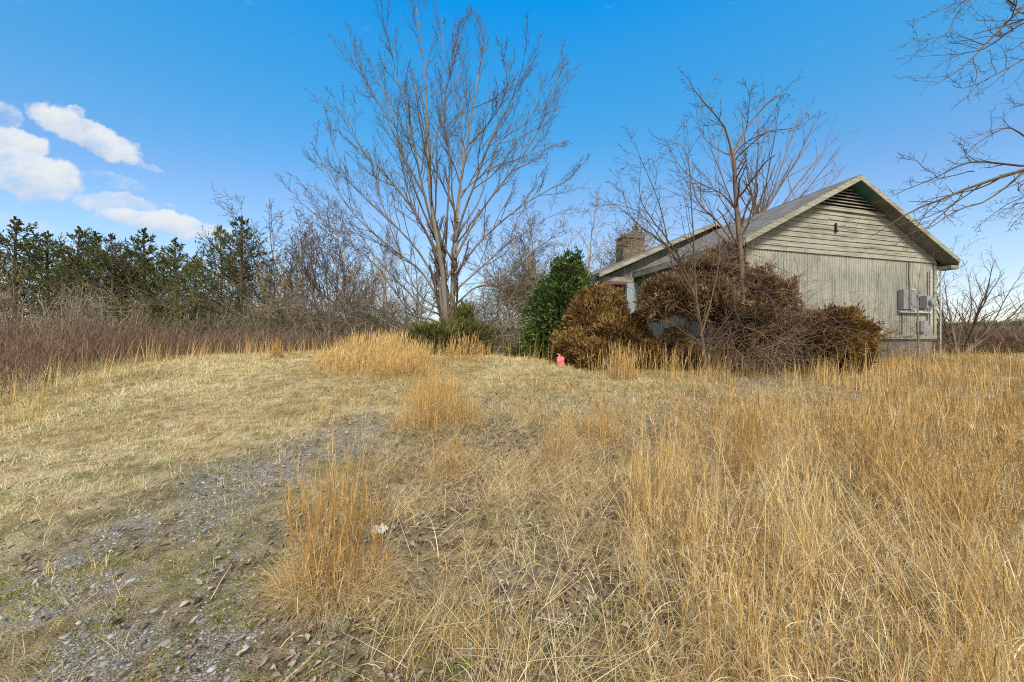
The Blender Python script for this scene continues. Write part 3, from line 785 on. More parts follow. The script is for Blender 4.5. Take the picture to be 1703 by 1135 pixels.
make_tree('bare_tree', 'low crooked bare tree spreading leftward in front of the brown topiary bush', 'tree', (4.3, Y2, float(gz(4.3, Y2))), Pl, Rl,
          [(13, .2, 1.0, .7, .38, .5, 6, .17, .04, .9, 4), (7, .15, 1, .85, .45, .55, 4, .2, .03, .85, 3), (3, .2, 1, .8, .4, .6, 3, .18, .02, .5, 3)], MAT['bark_dark'], MAT['bark_dark'], minr=.003, tsides=7)

Y3 = 21.0
LB = [([(1255, 600), (1254, 480), (1256, 400), (1258, 340)], .2, .12)]
for (ex, ey, mx, my, r) in [(1180, 240, 1215, 330, .06), (1205, 215, 1225, 310, .06), (1235, 195, 1242, 290, .06), (1262, 185, 1258, 290, .07), (1290, 195, 1275, 300, .06),
                            (1325, 195, 1290, 300, .07), (1355, 205, 1310, 290, .07), (1390, 225, 1320, 310, .07), (1392, 255, 1330, 330, .06), (1400, 290, 1335, 345, .06), (1170, 290, 1210, 350, .05), (1370, 320, 1320, 370, .05), (1145, 320, 1200, 375, .05)]:
    LB.append(([(1257, 400 + rng.uniform(-40, 30)), (mx, my), (ex, ey)], r, .012))
Pl, Rl = limbs_px(LB, Y3, 2.2, 10, .02)
make_tree('bare_tree', 'feathery bare tree fanning up behind the house roof', 'tree', (14.1, Y3, float(gz(14.1, Y3))), Pl, Rl,
          [(12, .2, 1.0, .4, .38, .5, 6, .06, .05, .95, 4), (7, .15, 1, .45, .42, .55, 4, .08, .05, .85, 3)], MAT['bark_brown'], MAT['bark_brown'], minr=.007, tsides=6)

# tree whose limbs reach in from beyond the right edge
Y4 = 6.6
def R4(pts, r0, r1): return (pts, r0, r1)
LB = [
 R4([(2080, 720), (2078, 500), (2066, 300), (2040, 100), (2010, -150)], .24, .10),
 R4([(2066, 330), (1900, 250), (1790, 262), (1703, 283), (1600, 318), (1520, 352), (1452, 395)], .085, .005),
 R4([(1790, 262), (1703, 275), (1620, 270), (1570, 290), (1500, 322), (1480, 330)], .035, .004),
 R4([(1703, 283), (1640, 330), (1590, 345), (1540, 372), (1500, 385)], .024, .004),
 R4([(1620, 285), (1560, 300), (1520, 270), (1495, 268)], .014, .003),
 R4([(1740, 270), (1690, 215), (1640, 228), (1600, 262), (1560, 300)], .02, .003),
 R4([(1860, 260), (1760, 300), (1700, 330), (1650, 360), (1620, 392)], .02, .003),
 R4([(2050, 180), (1880, 60), (1760, -30), (1690, 10), (1640, 60), (1590, 105), (1535, 140)], .06, .004),
 R4([(2050, 160), (1860, 30), (1760, 25), (1703, 42), (1650, 75), (1600, 90), (1522, 98)], .05, .003),
 R4([(1860, 30), (1780, 70), (1720, 88), (1660, 120), (1620, 142), (1595, 138)], .028, .003),
 R4([(1700, -20), (1660, -20), (1600, 0), (1560, 20), (1502, 45)], .024, .003),
 R4([(1690, 10), (1640, -20), (1600, 20), (1570, 60), (1520, 65)], .02, .003),
 R4([(2060, 260), (1900, 180), (1780, 160), (1720, 172), (1670, 185)], .03, .003),
 R4([(1800, 265), (1740, 320), (1703, 350), (1685, 375)], .016, .003),
]
Pl, Rl = limbs_px(LB, Y4, .9, 14, .012); Rl[1:] *= .75
make_tree('overhanging_tree', 'bare tree at the right edge whose long limbs reach in over the gable', 'tree', (pw(2080, 0, Y4)[0], Y4, float(gz(13.5, Y4))), Pl, Rl,
          [(15, .25, 1.0, .6, .22, .5, 6, .16, .03, .9, 4), (6, .2, 1, .8, .42, .6, 4, .2, .05, .8, 3), (3, .2, 1, .8, .4, .6, 3, .2, .04, .5, 3)], MAT['bark_dark'], MAT['bark_dark'], minr=.0024, tsides=7)

def free_tree(name, label, cat, x, y, H, r, nst, tm, cm, levels, group=None, minr=.006, spread=.35, low=.15, up=.04, wob=.06, sweep=None):
    """multi-stem bare tree built round its own base, standing at x, y"""
    z = float(gz(x, y)) - .03
    N = nst; az = np.linspace(0, 2 * np.pi, N, endpoint=False) + rng.random(N) * .9
    th = spread * rng.uniform(.25, 1.2, N); D = np.stack([np.cos(az) * np.sin(th), np.sin(az) * np.sin(th), np.cos(th)], -1)
    pos = np.stack([np.cos(az) * r * 1.5, np.sin(az) * r * 1.5, np.zeros(N)], -1)
    P, R = grow(pos, D, H * rng.uniform(.72, 1.02, N), np.full(N, r) * rng.uniform(.6, 1.1, N), 12, wob, up, .12, sweep)
    root = thing(name, label, cat, (x, y, z), group)
    mb = MB(); mb.tubes(P, R, 6); mb.build('trunk', tm, root, True)
    mb = MB(); twigs(mb, P, R, levels, minr); mb.build('crown', cm, root)
    return root

LVb = [(19, .18, 1.0, .6, .42, .5, 6, .14, .03, .95, 4), (9, .2, 1, .7, .5, .55, 4, .16, .02, .9, 3), (4, .15, 1, .75, .45, .6, 3, .16, .02, .85, 3)]
GT = 'bare trees along the far edge of the clearing'
bt = [free_tree('bare_tree', 'a', 'tree', -14, 24, 8.6, .08, 5, MAT['bark_pale'], MAT['bark_dark'], LVb, GT, .0085),
      free_tree('bare_tree', 'b', 'tree', -11, 23, 8.0, .07, 6, MAT['bark_grey'], MAT['bark_twig'], LVb, GT, .0085, .42),
      free_tree('bare_tree', 'c', 'tree', -8, 24, 7.6, .08, 5, MAT['bark_grey'], MAT['bark_tan'], LVb, GT, .0085, .55, wob=.08)]
def place(o, px, Yd, s=1.0, rz=None, label=None, copy=True):
    x = (px - CX) / F * Yd; z = float(gz(x, Yd)) - .03
    rz = random.uniform(0, 6.28) if rz is None else rz
    if copy: return copy_tree(o, label, (x, Yd, z), rz, (s, s, s * random.uniform(.95, 1.06)))
    o.location = (x, Yd, z); o.rotation_euler[2] = rz; o.scale = (s, s, s); o['label'] = label; return o
place(bt[0], 458, 23, 1.0, label='pale-stemmed bare tree just right of the last tall cedar', copy=False)
place(bt[1], 505, 24, 1.22, label='bare tree second to the right of the tall cedars, dense dark twigs', copy=False)
place(bt[2], 905, 24, 1.25, label='tan wide-crowned bare tree rising behind the dark green shrub', copy=False)
for (k, px, Yd, s, lb) in [(1, 550, 25, 1.22, 'bare tree midway between the cedars and the tall tree, grey forked stems'),
                           (0, 590, 24, 1.08, 'bare tree whose twigs meet the tall tree\'s lowest left limbs'),
                           (2, 640, 23, 1.0, 'low wide bare tree seen through the left limbs of the tall tree'),
                           (1, 690, 25, .78, 'small bare tree just left of the tall tree\'s trunk'),
                           (2, 965, 23, 1.2, 'tan bare tree between the green shrub and the stone chimney'),
                           (0, 860, 25, 1.1, 'bare tree right of the tall tree, above the grey thicket'),
                           (1, 1030, 27, 1.15, 'bare tree whose top shows just left of the chimney'),
                           (2, 480, 19, .62, 'short crooked bare tree in front of the tree line, near the cedars'),
                           (2, 800, 26, .72, 'small bare tree low behind the right side of the juniper'),
                           (1, 610, 20, .6, 'short bare tree leaning over the golden grass bank'),
                           (0, 440, 27, .72, 'bare tree half hidden by the tallest cedar')]:
    place(bt[k], px, Yd, s, label=lb)

# pale saplings and shrubs before the cedars
LVs = [(9, .15, 1.0, .55, .42, .5, 5, .12, .04, .9, 4), (5, .15, 1, .7, .45, .55, 4, .15, .02, .85, 3), (4, .2, 1, .7, .45, .6, 3, .15, .02, .6, 3)]
GS = 'bare saplings in front of the cedars'
sp = [free_tree('bare_sapling', 'a', 'sapling', -15, 14, 3.1, .035, 4, MAT['bark_pale'], MAT['bark_pale'], LVs, GS, .0055, .45),
      free_tree('bare_sapling', 'b', 'sapling', -12, 15, 2.7, .03, 6, MAT['bark_tan'], MAT['bark_brown'], LVs, GS, .0055, .6),
      free_tree('bare_sapling', 'c', 'sapling', -12, 15, 4.0, .03, 8, MAT['bark_pale'], MAT['bark_tan'], LVs, GS, .005, .16)]
place(sp[0], 108, 16, 1.05, label='pale forked sapling in front of the cedars, fourth from the left edge', copy=False)
place(sp[1], 30, 13, 1.05, label='tan bushy sapling at the left edge behind the red briars', copy=False)
place(sp[2], 8, 15.5, 1.0, label='cluster of straight pale stems at the far left edge', copy=False)
for (k, px, Yd, s, lb) in [(1, 70, 14, 1.0, 'brown bushy sapling near the left edge beside the straight pale stems'), (0, 140, 17, 1.0, 'pale sapling left of the forked one, leaning right'),
                           (0, 195, 16, .85, 'short pale sapling below the gap between the cedars'), (1, 225, 17, 1.0, 'brown spreading sapling below the lone narrow cedar'),
                           (1, 165, 15, .8, 'low brown sapling half sunk in the red briars'), (2, 120, 16.5, .75, 'thin upright stems rising in front of the second cedar'),
                           (1, 290, 18, .9, 'brown sapling in the shade of the paired cedars'), (0, 330, 19, .8, 'pale sapling standing left of the tallest cedar'),
                           (1, 395, 19, .75, 'low brown sapling at the foot of the tallest cedar'), (1, 440, 18, .7, 'low brown sapling where the bare trees begin'),
                           (0, 545, 18, .75, 'pale sapling left of the golden grass bank'), (1, 590, 19, .8, 'brown sapling directly behind the golden grass bank'), (1, -60, 11, 1.1, 'brown sapling cut by the left edge'),
                           (1, 500, 18, .8, 'brown sapling between the pale sapling and the crooked bare tree')]:
    place(sp[k], px, Yd, s, label=lb)

# shrubs and saplings by the house
LVn = [(12, .15, 1.0, .7, .36, .5, 5, .15, .04, .85, 4), (5, .2, 1, .8, .42, .6, 4, .18, .02, .7, 3)]
r = free_tree('bare_sapling', 'slender forked sapling against the middle of the gable wall', 'sapling', 9.55, 9.75, 2.9, .018, 2, MAT['bark_pale'], MAT['bark_brown'], LVn, None, .003, .22)
r = free_tree('bare_sapling', 'sapling with a pale trunk in front of the white electric boxes', 'sapling', 11.6, 10.3, 3.1, .035, 1, MAT['bark_pale'], MAT['bark_brown'], [(14, .3, 1.0, .75, .34, .5, 6, .14, .05, .95, 4)] + LVn[1:], None, .003, .05, wob=.05)
r = free_tree('bare_sapling', 'weak low sapling beside the small white vent hood', 'sapling', 10.3, 10.0, 1.6, .012, 3, MAT['bark_brown'], MAT['bark_brown'], LVn, None, .003, .5)
r = free_tree('bare_shrub', 'large brown bare shrub spreading past the right corner of the house', 'shrub', 16.3, 13.2, 4.0, .045, 11, MAT['bark_brown'], MAT['bark_brown'],
              [(13, .12, 1.0, .5, .42, .5, 6, .1, .03, .95, 4), (7, .15, 1, .6, .45, .55, 4, .12, .03, .9, 3)], None, .0045, .75)
r = free_tree('bare_shrub', 'tall thin bare shrub poking above the right eave', 'shrub', 15.9, 14.2, 5.0, .035, 3, MAT['bark_brown'], MAT['bark_brown'], LVs, None, .0045, .2)
r = free_tree('bare_shrub', 'gnarled small tree nearest the green field, right of the house', 'shrub', 24.5, 18.2, 3.0, .06, 3, MAT['bark_dark'], MAT['bark_dark'], LVs, None, .007, .5, wob=.14)
copy_tree(r, 'gnarled small tree cut by the right edge above the briars', (26.6, 18.6, float(gz(26.6, 18.6))), 2.1, (1.0, 1.0, .95))
copy_tree(r, 'gnarled small tree beside the large brown shrub', (21.6, 19, float(gz(21.6, 19))), 4.0, (.8, .8, .75))

# ------------------------------------------------------------------ cedars
def cedar(H, Wd, seed, bare=.22, n=95, dens=1.0):
    r2 = np.random.default_rng(seed); root = thing('cedar', 'x', 'cedar tree', (0, 0, 0), 'cedars along the left of the clearing')
    tz = np.linspace(0, H * .97, 12); tp = np.stack([np.cumsum(r2.normal(size=12) * .03), np.cumsum(r2.normal(size=12) * .03), tz], -1)
    mb = MB(); mb.tubes(tp[None], (.15 * (1 - tz / H) ** .8 + .012)[None], 7)
    h = bare + (1 - bare) * (np.arange(n) + r2.random(n)) / n
    az = r2.random(n) * 6.283; prof = np.minimum(1, (1 - h) / .62) ** .95 * (.55 + .75 * r2.random(n)) * np.where(h < bare + .15, .8, 1)
    gap = vn(az * 1.1 + seed, h * 9, 1.0, seed); L = Wd * prof * (.50 + 1.15 * gap); L = np.maximum(L, .10)
    z = h * H; pos = np.stack([np.interp(z, tz, tp[:, 0]), np.interp(z, tz, tp[:, 1]), z], -1)
    D = np.stack([np.cos(az), np.sin(az), 0.0 + .7 * h], -1)
    P, R = grow(pos, D, L, .012 + .006 * L, 6, .07, .05, .3)
    mb.tubes(P, R, 4); mb.build('trunk', MAT['bark_cedar'], root, True)
    # sub-branchlets then foliage tufts
    p2, d2, l2, r2_ = spawn(P, R, L, 6, .35, 1.0, .75, .42, .5, .5)
    P2, R2 = grow(p2, d2, l2, r2_, 4, .1, .05, .4)
    cm = MB(); m = int(12 * dens)
    p3, d3, l3, r3 = spawn(P2, R2, l2, m, .1, 1.05, .7, .0, .5)
    tip, dt, lt, rt = spawn(P, R, L, int(7 * dens), .55, 1.0, .6, 0, .5)
    p3 = np.concatenate([p3, tip]); d3 = np.concatenate([d3, dt]); n3 = len(p3)
    ll = rng.uniform(.08, .28, n3) * np.clip((H - p3[:, 2]) / H * 3, .35, 1); d3 = norm(d3 + np.array([0, 0, .35]) + rng.normal(size=(n3, 3)) * .25)
    P3, _ = grow(p3, d3, ll, np.ones(n3), 2, .12, .05)
    S = norm(np.cross(d3, rng.normal(size=(n3, 3))))
    Wp = np.array([.6, 1.0, .25])[None] * rng.uniform(.012, .034, n3)[:, None]
    tone = np.clip(.5 + .5 * (vn(p3[:, 0] * 1.3 + p3[:, 1], p3[:, 2] * 1.3, 1, seed) - .5) + rng.normal(size=n3) * .18, 0, 1)
    cm.ribbons(P3, S, Wp, tone)
    cm.tubes(P2, np.maximum(R2, .006), 3, np.full(len(P2), .15)); cm.build('crown', MAT['cedar'], root)
    return root
cd = [cedar(8.6, 3.3, 1, .16, 130), cedar(8.2, 2.5, 2, .22, 115), cedar(9.0, 3.6, 3, .26, 125, .9)]
def pcedar(k, px, top, Yd, wsc, label, first=False):
    x = (px - CX) / F * Yd; z = float(gz(x, Yd)); H0 = (8.6, 8.2, 9.0)[k]
    H = EYE + (CY - top) / F * Yd - z; s = H / H0
    if first: o = cd[k]; o.location = (x, Yd, z - .05); o.rotation_euler[2] = random.uniform(0, 6); o.scale = (s * wsc, s * wsc, s); o['label'] = label
    else: copy_tree(cd[k], label, (x, Yd, z - .05), random.uniform(0, 6.28), (s * wsc, s * wsc, s))
pcedar(0, 25, 362, 22, 1.1, 'dense cedar with a pointed leaning top at the left edge', True)
pcedar(1, 240, 380, 24, 1.15, 'narrow pointed cedar standing alone between gaps of sky', True)
pcedar(2, 400, 360, 20, 1.1, 'tallest cedar, open-branched, at the right end of the cedar row', True)
pcedar(0, 80, 385, 23, 1.0, 'cedar second from the left edge, flat-topped and dense')
pcedar(0, 132, 378, 22, 1.0, 'dense cedar third from the left edge')
pcedar(1, 160, 386, 24, 1.3, 'cedar with a sharp tip fourth from the left edge')
pcedar(2, 185, 388, 22, .8, 'cedar fifth from the left edge with drooping right side')
pcedar(1, 292, 396, 24, 1.0, 'smallest cedar in the row, left of the two tallest')
pcedar(2, 366, 376, 22, .85, 'cedar tucked against the left of the tallest cedar')
pcedar(1, 325, 425, 23, 1.1, 'short dark cedar below the skyline among the tall ones')
pcedar(0, 210, 415, 25, .9, 'short cedar filling the gap left of the narrow one')
pcedar(0, -50, 370, 22, 1.1, 'cedar cut by the left edge')
pcedar(1, 1058, 372, 26, .9, 'cedar showing its top behind the stone chimney')
pcedar(1, 272, 430, 25, .9, 'low cedar behind the smallest one, almost hidden')

# ------------------------------------------------------------------ bushes
def bush(name, label, cat, lumps, mat, n, ln=(.10, .20), wd=(.018, .04), up=.3, stems=None, group=None, rough=.12, core=.80, drop=0, side=0.0, tip=.3):
    """lumps: (x, y, z, rx, ry, rz). Many short sprays over the joined lumps, a dark dense heart inside."""
    Lm = np.array(lumps, float); b = np.array([Lm[:, 0].mean(), Lm[:, 1].mean(), float(gz(Lm[:, 0].mean(), Lm[:, 1].mean()))])
    root = thing(name, label, cat, b, group)
    area = (Lm[:, 3] * Lm[:, 4] + Lm[:, 3] * Lm[:, 5] + Lm[:, 4] * Lm[:, 5]); pr = area / area.sum()
    N = int(n * 1.5); k = rng.choice(len(Lm), N, p=pr); d = norm(rng.normal(size=(N, 3)))
    f = 1 + rough * 2.2 * (fbm(d[:, 0] * 2 + k * 7.3, d[:, 1] * 2 + d[:, 2] * 1.7, .7, 61, 3) - .5) * 2 + rough * 1.6 * (vn(d[:, 0] * 5 + k * 3.1 + d[:, 2] * 2, d[:, 1] * 5 + d[:, 2] * 4, 1, 67) - .5)
    rr = f * np.where(rng.random(N) < .66, rng.uniform(.90, 1.05, N), np.where(rng.random(N) < .82, rng.uniform(.70, .92, N), rng.uniform(1.03, 1.2, N)))
    P0 = Lm[k, :3] + d * Lm[k, 3:] * rr[:, None]
    inside = np.zeros(N, bool)
    for j in range(len(Lm)):
        q = (P0 - Lm[j, :3]) / Lm[j, 3:]; inside |= ((q ** 2).sum(-1) < .50) & (k != j)
    ok = ~inside & (P0[:, 2] > gz(P0[:, 0], P0[:, 1]) + .02); P0 = P0[ok][:n]; d = d[ok][:n]; n = len(P0)
    D = norm(d + np.array([0, 0, up]) + rng.normal(size=(n, 3)) * .38)
    ll = rng.uniform(*ln, n); P, _ = grow(P0 - D * ll[:, None] * .4, D, ll, np.ones(n), 2, .10, .03 - drop)
    S = norm(np.cross(D, rng.normal(size=(n, 3)) + np.array([0, 0, side])))
    Wp = np.array([.6, 1.0, tip])[None] * rng.uniform(*wd, n)[:, None]
    tone = np.clip(.5 + (fbm(P0[:, 0] + P0[:, 1] * .7, P0[:, 2], .5, 71, 3) - .5) * 1.2 + rng.normal(size=n) * .16, 0, 1)
    mb = MB(); mb.ribbons(P, S, Wp, tone); mb.build('foliage', mat, root, loc=b)
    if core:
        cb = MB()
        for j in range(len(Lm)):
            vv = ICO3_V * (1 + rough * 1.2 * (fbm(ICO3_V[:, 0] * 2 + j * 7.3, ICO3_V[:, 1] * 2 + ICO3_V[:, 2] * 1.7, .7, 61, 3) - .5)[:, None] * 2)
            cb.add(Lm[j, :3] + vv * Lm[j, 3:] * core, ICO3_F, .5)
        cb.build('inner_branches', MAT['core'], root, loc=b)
    nt_ = int(n / 260) if n > 9000 else 60; kk = rng.integers(0, n, nt_); Dt = norm(d[kk] + rng.normal(size=(nt_, 3)) * .5 + np.array([0, 0, .3]))
    Pt, Rt = grow(P0[kk] - Dt * .25, Dt, rng.uniform(.35, .8, nt_), rng.uniform(.003, .007, nt_), 6, .16, .0); tb = MB(); tb.tubes(Pt, Rt, 3)
    p_, d_, l_, r_ = spawn(Pt, Rt, poly_len(Pt), 4, .4, 1, .7, .4, .6, minr=.0025); P4, R4_ = grow(p_, d_, l_, r_, 3, .15, .02); tb.tubes(P4, R4_, 3); tag(tb.build('bare_twigs', MAT['bark_brown'], root, loc=b), kind='stuff')
    if stems is not None:
        sb = MB(); Ps = np.array([resample(s_, 8) for s_ in stems]); sb.tubes(Ps, np.linspace(.06, .03, 9)[None].repeat(len(Ps), 0), 6); sb.build('trunk', MAT['bark_brown'], root, True, loc=b)
    return root

def lump(px, py, Yd, wpx, hpx, dep=None):
    c = pw(px, py, Yd); rx = wpx / F * Yd; rz = hpx / F * Yd
    return (c[0], c[1], c[2], rx, dep or rx * .9, rz)

bush('arborvitae_bush', 'low spreading browned evergreen mound beside the dark green shrub', 'bush',
     [lump(985, 548, 10.6, 44, 54), lump(1032, 562, 10.0, 46, 40), lump(960, 580, 10.2, 38, 32), lump(1002, 512, 11, 34, 34), lump(1078, 588, 9.6, 44, 24), lump(1000, 588, 9.7, 50, 28)],
     MAT['arb'], 42000, (.07, .15), (.010, .024), .45, rough=.16)
bush('arborvitae_bush', 'tall rounded browned topiary bush hiding the front wall of the house', 'bush',
     [lump(1172, 472, 9.4, 44, 38), lump(1118, 492, 9.2, 44, 30), lump(1180, 500, 9.0, 42, 34), lump(1092, 512, 9.2, 26, 20), lump(1204, 445, 9.7, 30, 34), lump(1150, 465, 9.6, 30, 24)],
     MAT['arbdead'], 44000, (.07, .15), (.010, .025), .35, rough=.18, stems=[[pw(1180, 620, 9.1), pw(1178, 570, 9.1), pw(1172, 500, 9.2)], [pw(1225, 618, 9.2), pw(1224, 560, 9.3), pw(1215, 470, 9.4)]])
bush('arborvitae_bush', 'brown vine-covered bush against the left end of the gable wall', 'bush',
     [lump(1252, 492, 9.0, 38, 38), lump(1292, 506, 9.0, 30, 40), lump(1250, 545, 8.9, 44, 40), lump(1290, 560, 8.8, 38, 45), lump(1228, 580, 8.9, 35, 32)],
     MAT['arbdead'], 36000, (.07, .14), (.009, .023), .3, rough=.18)
bush('arborvitae_bush', 'golden-brown dome-shaped bush in front of the middle of the gable', 'bush',
     [lump(1375, 568, 9.0, 56, 50, .9), lump(1350, 580, 8.8, 40, 40), lump(1400, 585, 8.9, 36, 42)],
     MAT['arb'], 32000, (.07, .13), (.009, .02), .35, rough=.10)
bush('arborvitae_bush', 'small dead brown bush in the gap beneath the topiary', 'bush',
     [lump(1125, 570, 9.3, 24, 22), lump(1140, 590, 9.2, 30, 20)], MAT['arbdead'], 4500, (.09, .17), (.012, .03), .3)
bush('evergreen_shrub', 'dark green leafy shrub taller than the brown mound beside it', 'shrub',
     [lump(944, 472, 12.0, 30, 40), lump(930, 512, 11.8, 38, 42), lump(908, 548, 11.7, 30, 42), lump(960, 505, 12.2, 24, 46), lump(900, 575, 11.6, 26, 28), lump(945, 570, 11.9, 48, 34)],
     MAT['holly'], 30000, (.06, .13), (.015, .034), .3, rough=.30, core=.7, tip=.5)
bush('juniper_bush', 'olive-green feathery juniper at the foot of the tall bare tree', 'bush',
     [lump(745, 568, 13.0, 42, 28), lump(715, 568, 12.8, 36, 24), lump(785, 565, 13.2, 34, 26), lump(772, 535, 13.6, 16, 26), lump(745, 590, 12.9, 34, 16)],
     MAT['juniper'], 17000, (.14, .32), (.008, .02), .55, rough=.3, core=.66, tip=.15)
bush('evergreen_shrub', 'low dull green bush at the foot of the dark green shrub', 'bush', [lump(880, 582, 12.2, 22, 18), lump(862, 590, 12.2, 18, 12)], MAT['juniper'], 3500, (.1, .2), (.01, .02), .4)

# brambly thicket mound left of the green shrub, and vines over the bushes
def arcs(mb, C0, R0, n, L, r, grav=.10, wob=.16, K=9, lo=None):
    d = norm(rng.normal(size=(n, 3))); pos = np.asarray(C0) + d * np.asarray(R0) * rng.uniform(.5, 1.05, (n, 1))
    D = norm(np.cross(d, rng.normal(size=(n, 3))) + d * .5 + np.array([0, 0, .5]))
    P, R = grow(pos, D, rng.uniform(L * .5, L * 1.3, n), np.full(n, r) * rng.uniform(.6, 1.3, n), K, wob, -grav, .4)
    P[:, :, 2] = np.maximum(P[:, :, 2], gz(P[:, :, 0], P[:, :, 1]) + .02)
    mb.tubes(P, R, 3)
def vine(label, items, matn, n, L, r, **k):
    c0 = np.array(items[0][:3]); base = np.array([c0[0], c0[1], float(gz(c0[0], c0[1]))]); mb = MB()
    for it in items: arcs(mb, it[:3], it[3:], n, L, r, **k)
    o = mb.build('vines', MAT[matn], loc=base); return tag(o, label, 'vines', kind='stuff')
vine('grey-brown mound of tangled bramble canes between juniper and dark green shrub', [lump(850, 525, 14.5, 38, 55), lump(835, 570, 14.0, 45, 30), lump(880, 490, 15, 22, 35)], 'thicket', 900, 1.7, .007)
vine('bare vines tangled over the brown bushes at the house corner', [lump(1250, 560, 8.5, 75, 55), lump(1220, 590, 8.4, 60, 26), lump(1180, 455, 8.9, 50, 35), lump(1280, 500, 8.8, 50, 50)], 'bark_brown', 300, 1.1, .0042)
vine('dead vines and twigs clinging round the stone chimney', [(*h2w(2.1, 8.4, 6.35), .9, .5, .75)], 'bark_tan', 260, 1.2, .009)
vine('thin grey vines creeping over the dome-shaped bush and gable wall', [lump(1330, 560, 8.5, 55, 45), lump(1500, 575, 10.3, 50, 25)], 'bark_brown', 260, .9, .0035)
vine('dense dark thicket of canes at the foot of the far trees', [lump(px, 548 + random.uniform(-6, 6), 19.5, 32, 28, 1.2) for px in range(150, 690, 42)], 'thicket', 420, 2.4, .009)

# ------------------------------------------------------------------ ground cover
def polar(n, r0, r1, pw_=1.0, a=64):
    rr = (r0 ** pw_ + rng.random(n) * (r1 ** pw_ - r0 ** pw_)) ** (1 / pw_); th = np.radians(rng.uniform(-a, a, n))
    return rr * np.sin(th), rr * np.cos(th)
def pick(x, y, m):
    k = (rng.random(len(x)) < m) & (y > 1.15); return x[k], y[k]
def on(x, y, dz=-.01): return np.stack([x, y, gz(x, y) + dz], -1)
def dist(x, y): return np.hypot(x, y)
def clear(x, y):  # not inside the house
    return ~in_house(x, y, .0)

def fringe(x, y):
    """sparse tall stems: before the bushes, along the brush, around the banks"""
    f1 = np.exp(-((y - np.interp(x, [-3.5, 0, 3, 6, 9.5, 14], [11.6, 10.2, 8.4, 7.9, 8.0, 9.5])) / .75) ** 2) * (x > -3.2) * (x < 13) * .55
    f2 = np.exp(-((x - brush_x(y) - .3) / .9) ** 2) * (y > 5) * (y < 21) * .5
    return (f1 + f2) * sstep(fbm(x, y, .7, 81, 3), .38, .6)

def stems_into(mb, cb, x, y, h, dens_leaf=3, gold=.45, lean=.10, tadd=0.0, azc=None):
    N = len(x); d = dist(x, y); b = on(x, y)
    wind = .12
    az = rng.normal(size=N) * 1.2 + .3 if azc is None else azc * 1.6 + rng.normal(size=N) * .8; th = np.abs(rng.normal(size=N)) * lean; curl = rng.uniform(0, .35, N) + (rng.random(N) < .12) * rng.uniform(.3, .8, N)
    w = np.maximum(.0015, .00038 * d) * rng.uniform(.5, 1.5, N)
    tint = np.clip(gold + tadd + rng.normal(size=N) * .15 + .25 * (fbm(x, y, 1.2, 91, 3) - .5), 0, 1)
    blades(mb, b, h, az, th, curl, w, tint, 6)
    # feathery seed sheaths: wider short blades clinging to the upper half of each stem
    M = 3; xx = np.repeat(np.arange(N), M); t = rng.uniform(.35, .9, N * M)
    k = d[xx] < 9
    xx = xx[k]; t = t[k]
    dirv = np.stack([np.cos(az[xx]), np.sin(az[xx]), np.zeros(len(xx))], -1)
    thm = th[xx] + curl[xx] * t * .5
    p = b[xx] + (h[xx] * t)[:, None] * (np.sin(thm)[:, None] * dirv + np.cos(thm)[:, None] * np.array([0, 0, 1.]))
    n2 = len(xx)
    blades(mb, p, h[xx] * rng.uniform(.12, .25, n2), rng.random(n2) * 6.28, th[xx] * .5 + rng.uniform(.03, .16, n2), rng.uniform(-.1, .3, n2), w[xx] * 1.25, np.clip(tint[xx] + rng.normal(size=n2) * .1, 0, 1), 3)
    # curled pale leaves
    M = dens_leaf; xx = np.repeat(np.arange(N), M); t = rng.uniform(.02, .62, N * M) ** 1.3; k = d[xx] < 8.5; xx = xx[k]; t = t[k]; n3 = len(xx)
    thm = th[xx] + curl[xx] * t * .5; dirv = np.stack([np.cos(az[xx]), np.sin(az[xx]), np.zeros(n3)], -1)
    p = b[xx] + (h[xx] * t)[:, None] * (np.sin(thm)[:, None] * dirv + np.cos(thm)[:, None] * np.array([0, 0, 1.]))
    blades(cb, p, rng.uniform(.07, .24, n3), rng.random(n3) * 6.28, rng.uniform(.2, .9, n3), rng.uniform(.9, 2.9, n3), np.maximum(.0019, .00045 * d[xx]) * rng.uniform(.5, 1.3, n3), np.clip(.62 + rng.normal(size=n3) * .24, 0, 1), 6)

# tall golden field
tall = MB(); curls = MB()
def tussocks(n, r0, r1, pw_, mfun, lo, hi, spread):
    cx_, cy_ = polar(n, r0, r1, pw_); k = clear(cx_, cy_); cx_, cy_ = cx_[k], cy_[k]
    cx_, cy_ = pick(cx_, cy_, mfun(cx_, cy_)); ns = rng.integers(lo, hi, len(cx_)); i = np.repeat(np.arange(len(cx_)), ns)
    hc = rng.uniform(.6, 1.2, len(cx_))[i]; tc_ = rng.normal(size=len(cx_))[i] * .17; az = rng.normal(size=len(cx_))[i]
    sp = spread * (1 + .08 * np.hypot(cx_, cy_))[i]
    return cx_[i] + rng.normal(size=len(i)) * sp, cy_[i] + rng.normal(size=len(i)) * sp, hc, tc_, az
x, y, hc, tc_, azc = tussocks(9500, 1.4, 17, 1.2, m_tall, 1, 12, .042)
h = (.36 + .50 * fbm(x, y, .8, 95, 3)) * hc * rng.uniform(.6, 1.15, len(x)) * (1 - .38 * sstep(y, 4, 8))
stems_into(tall, curls, x, y, h, 6, .48, .14, tc_, azc)
print('tall', len(x))
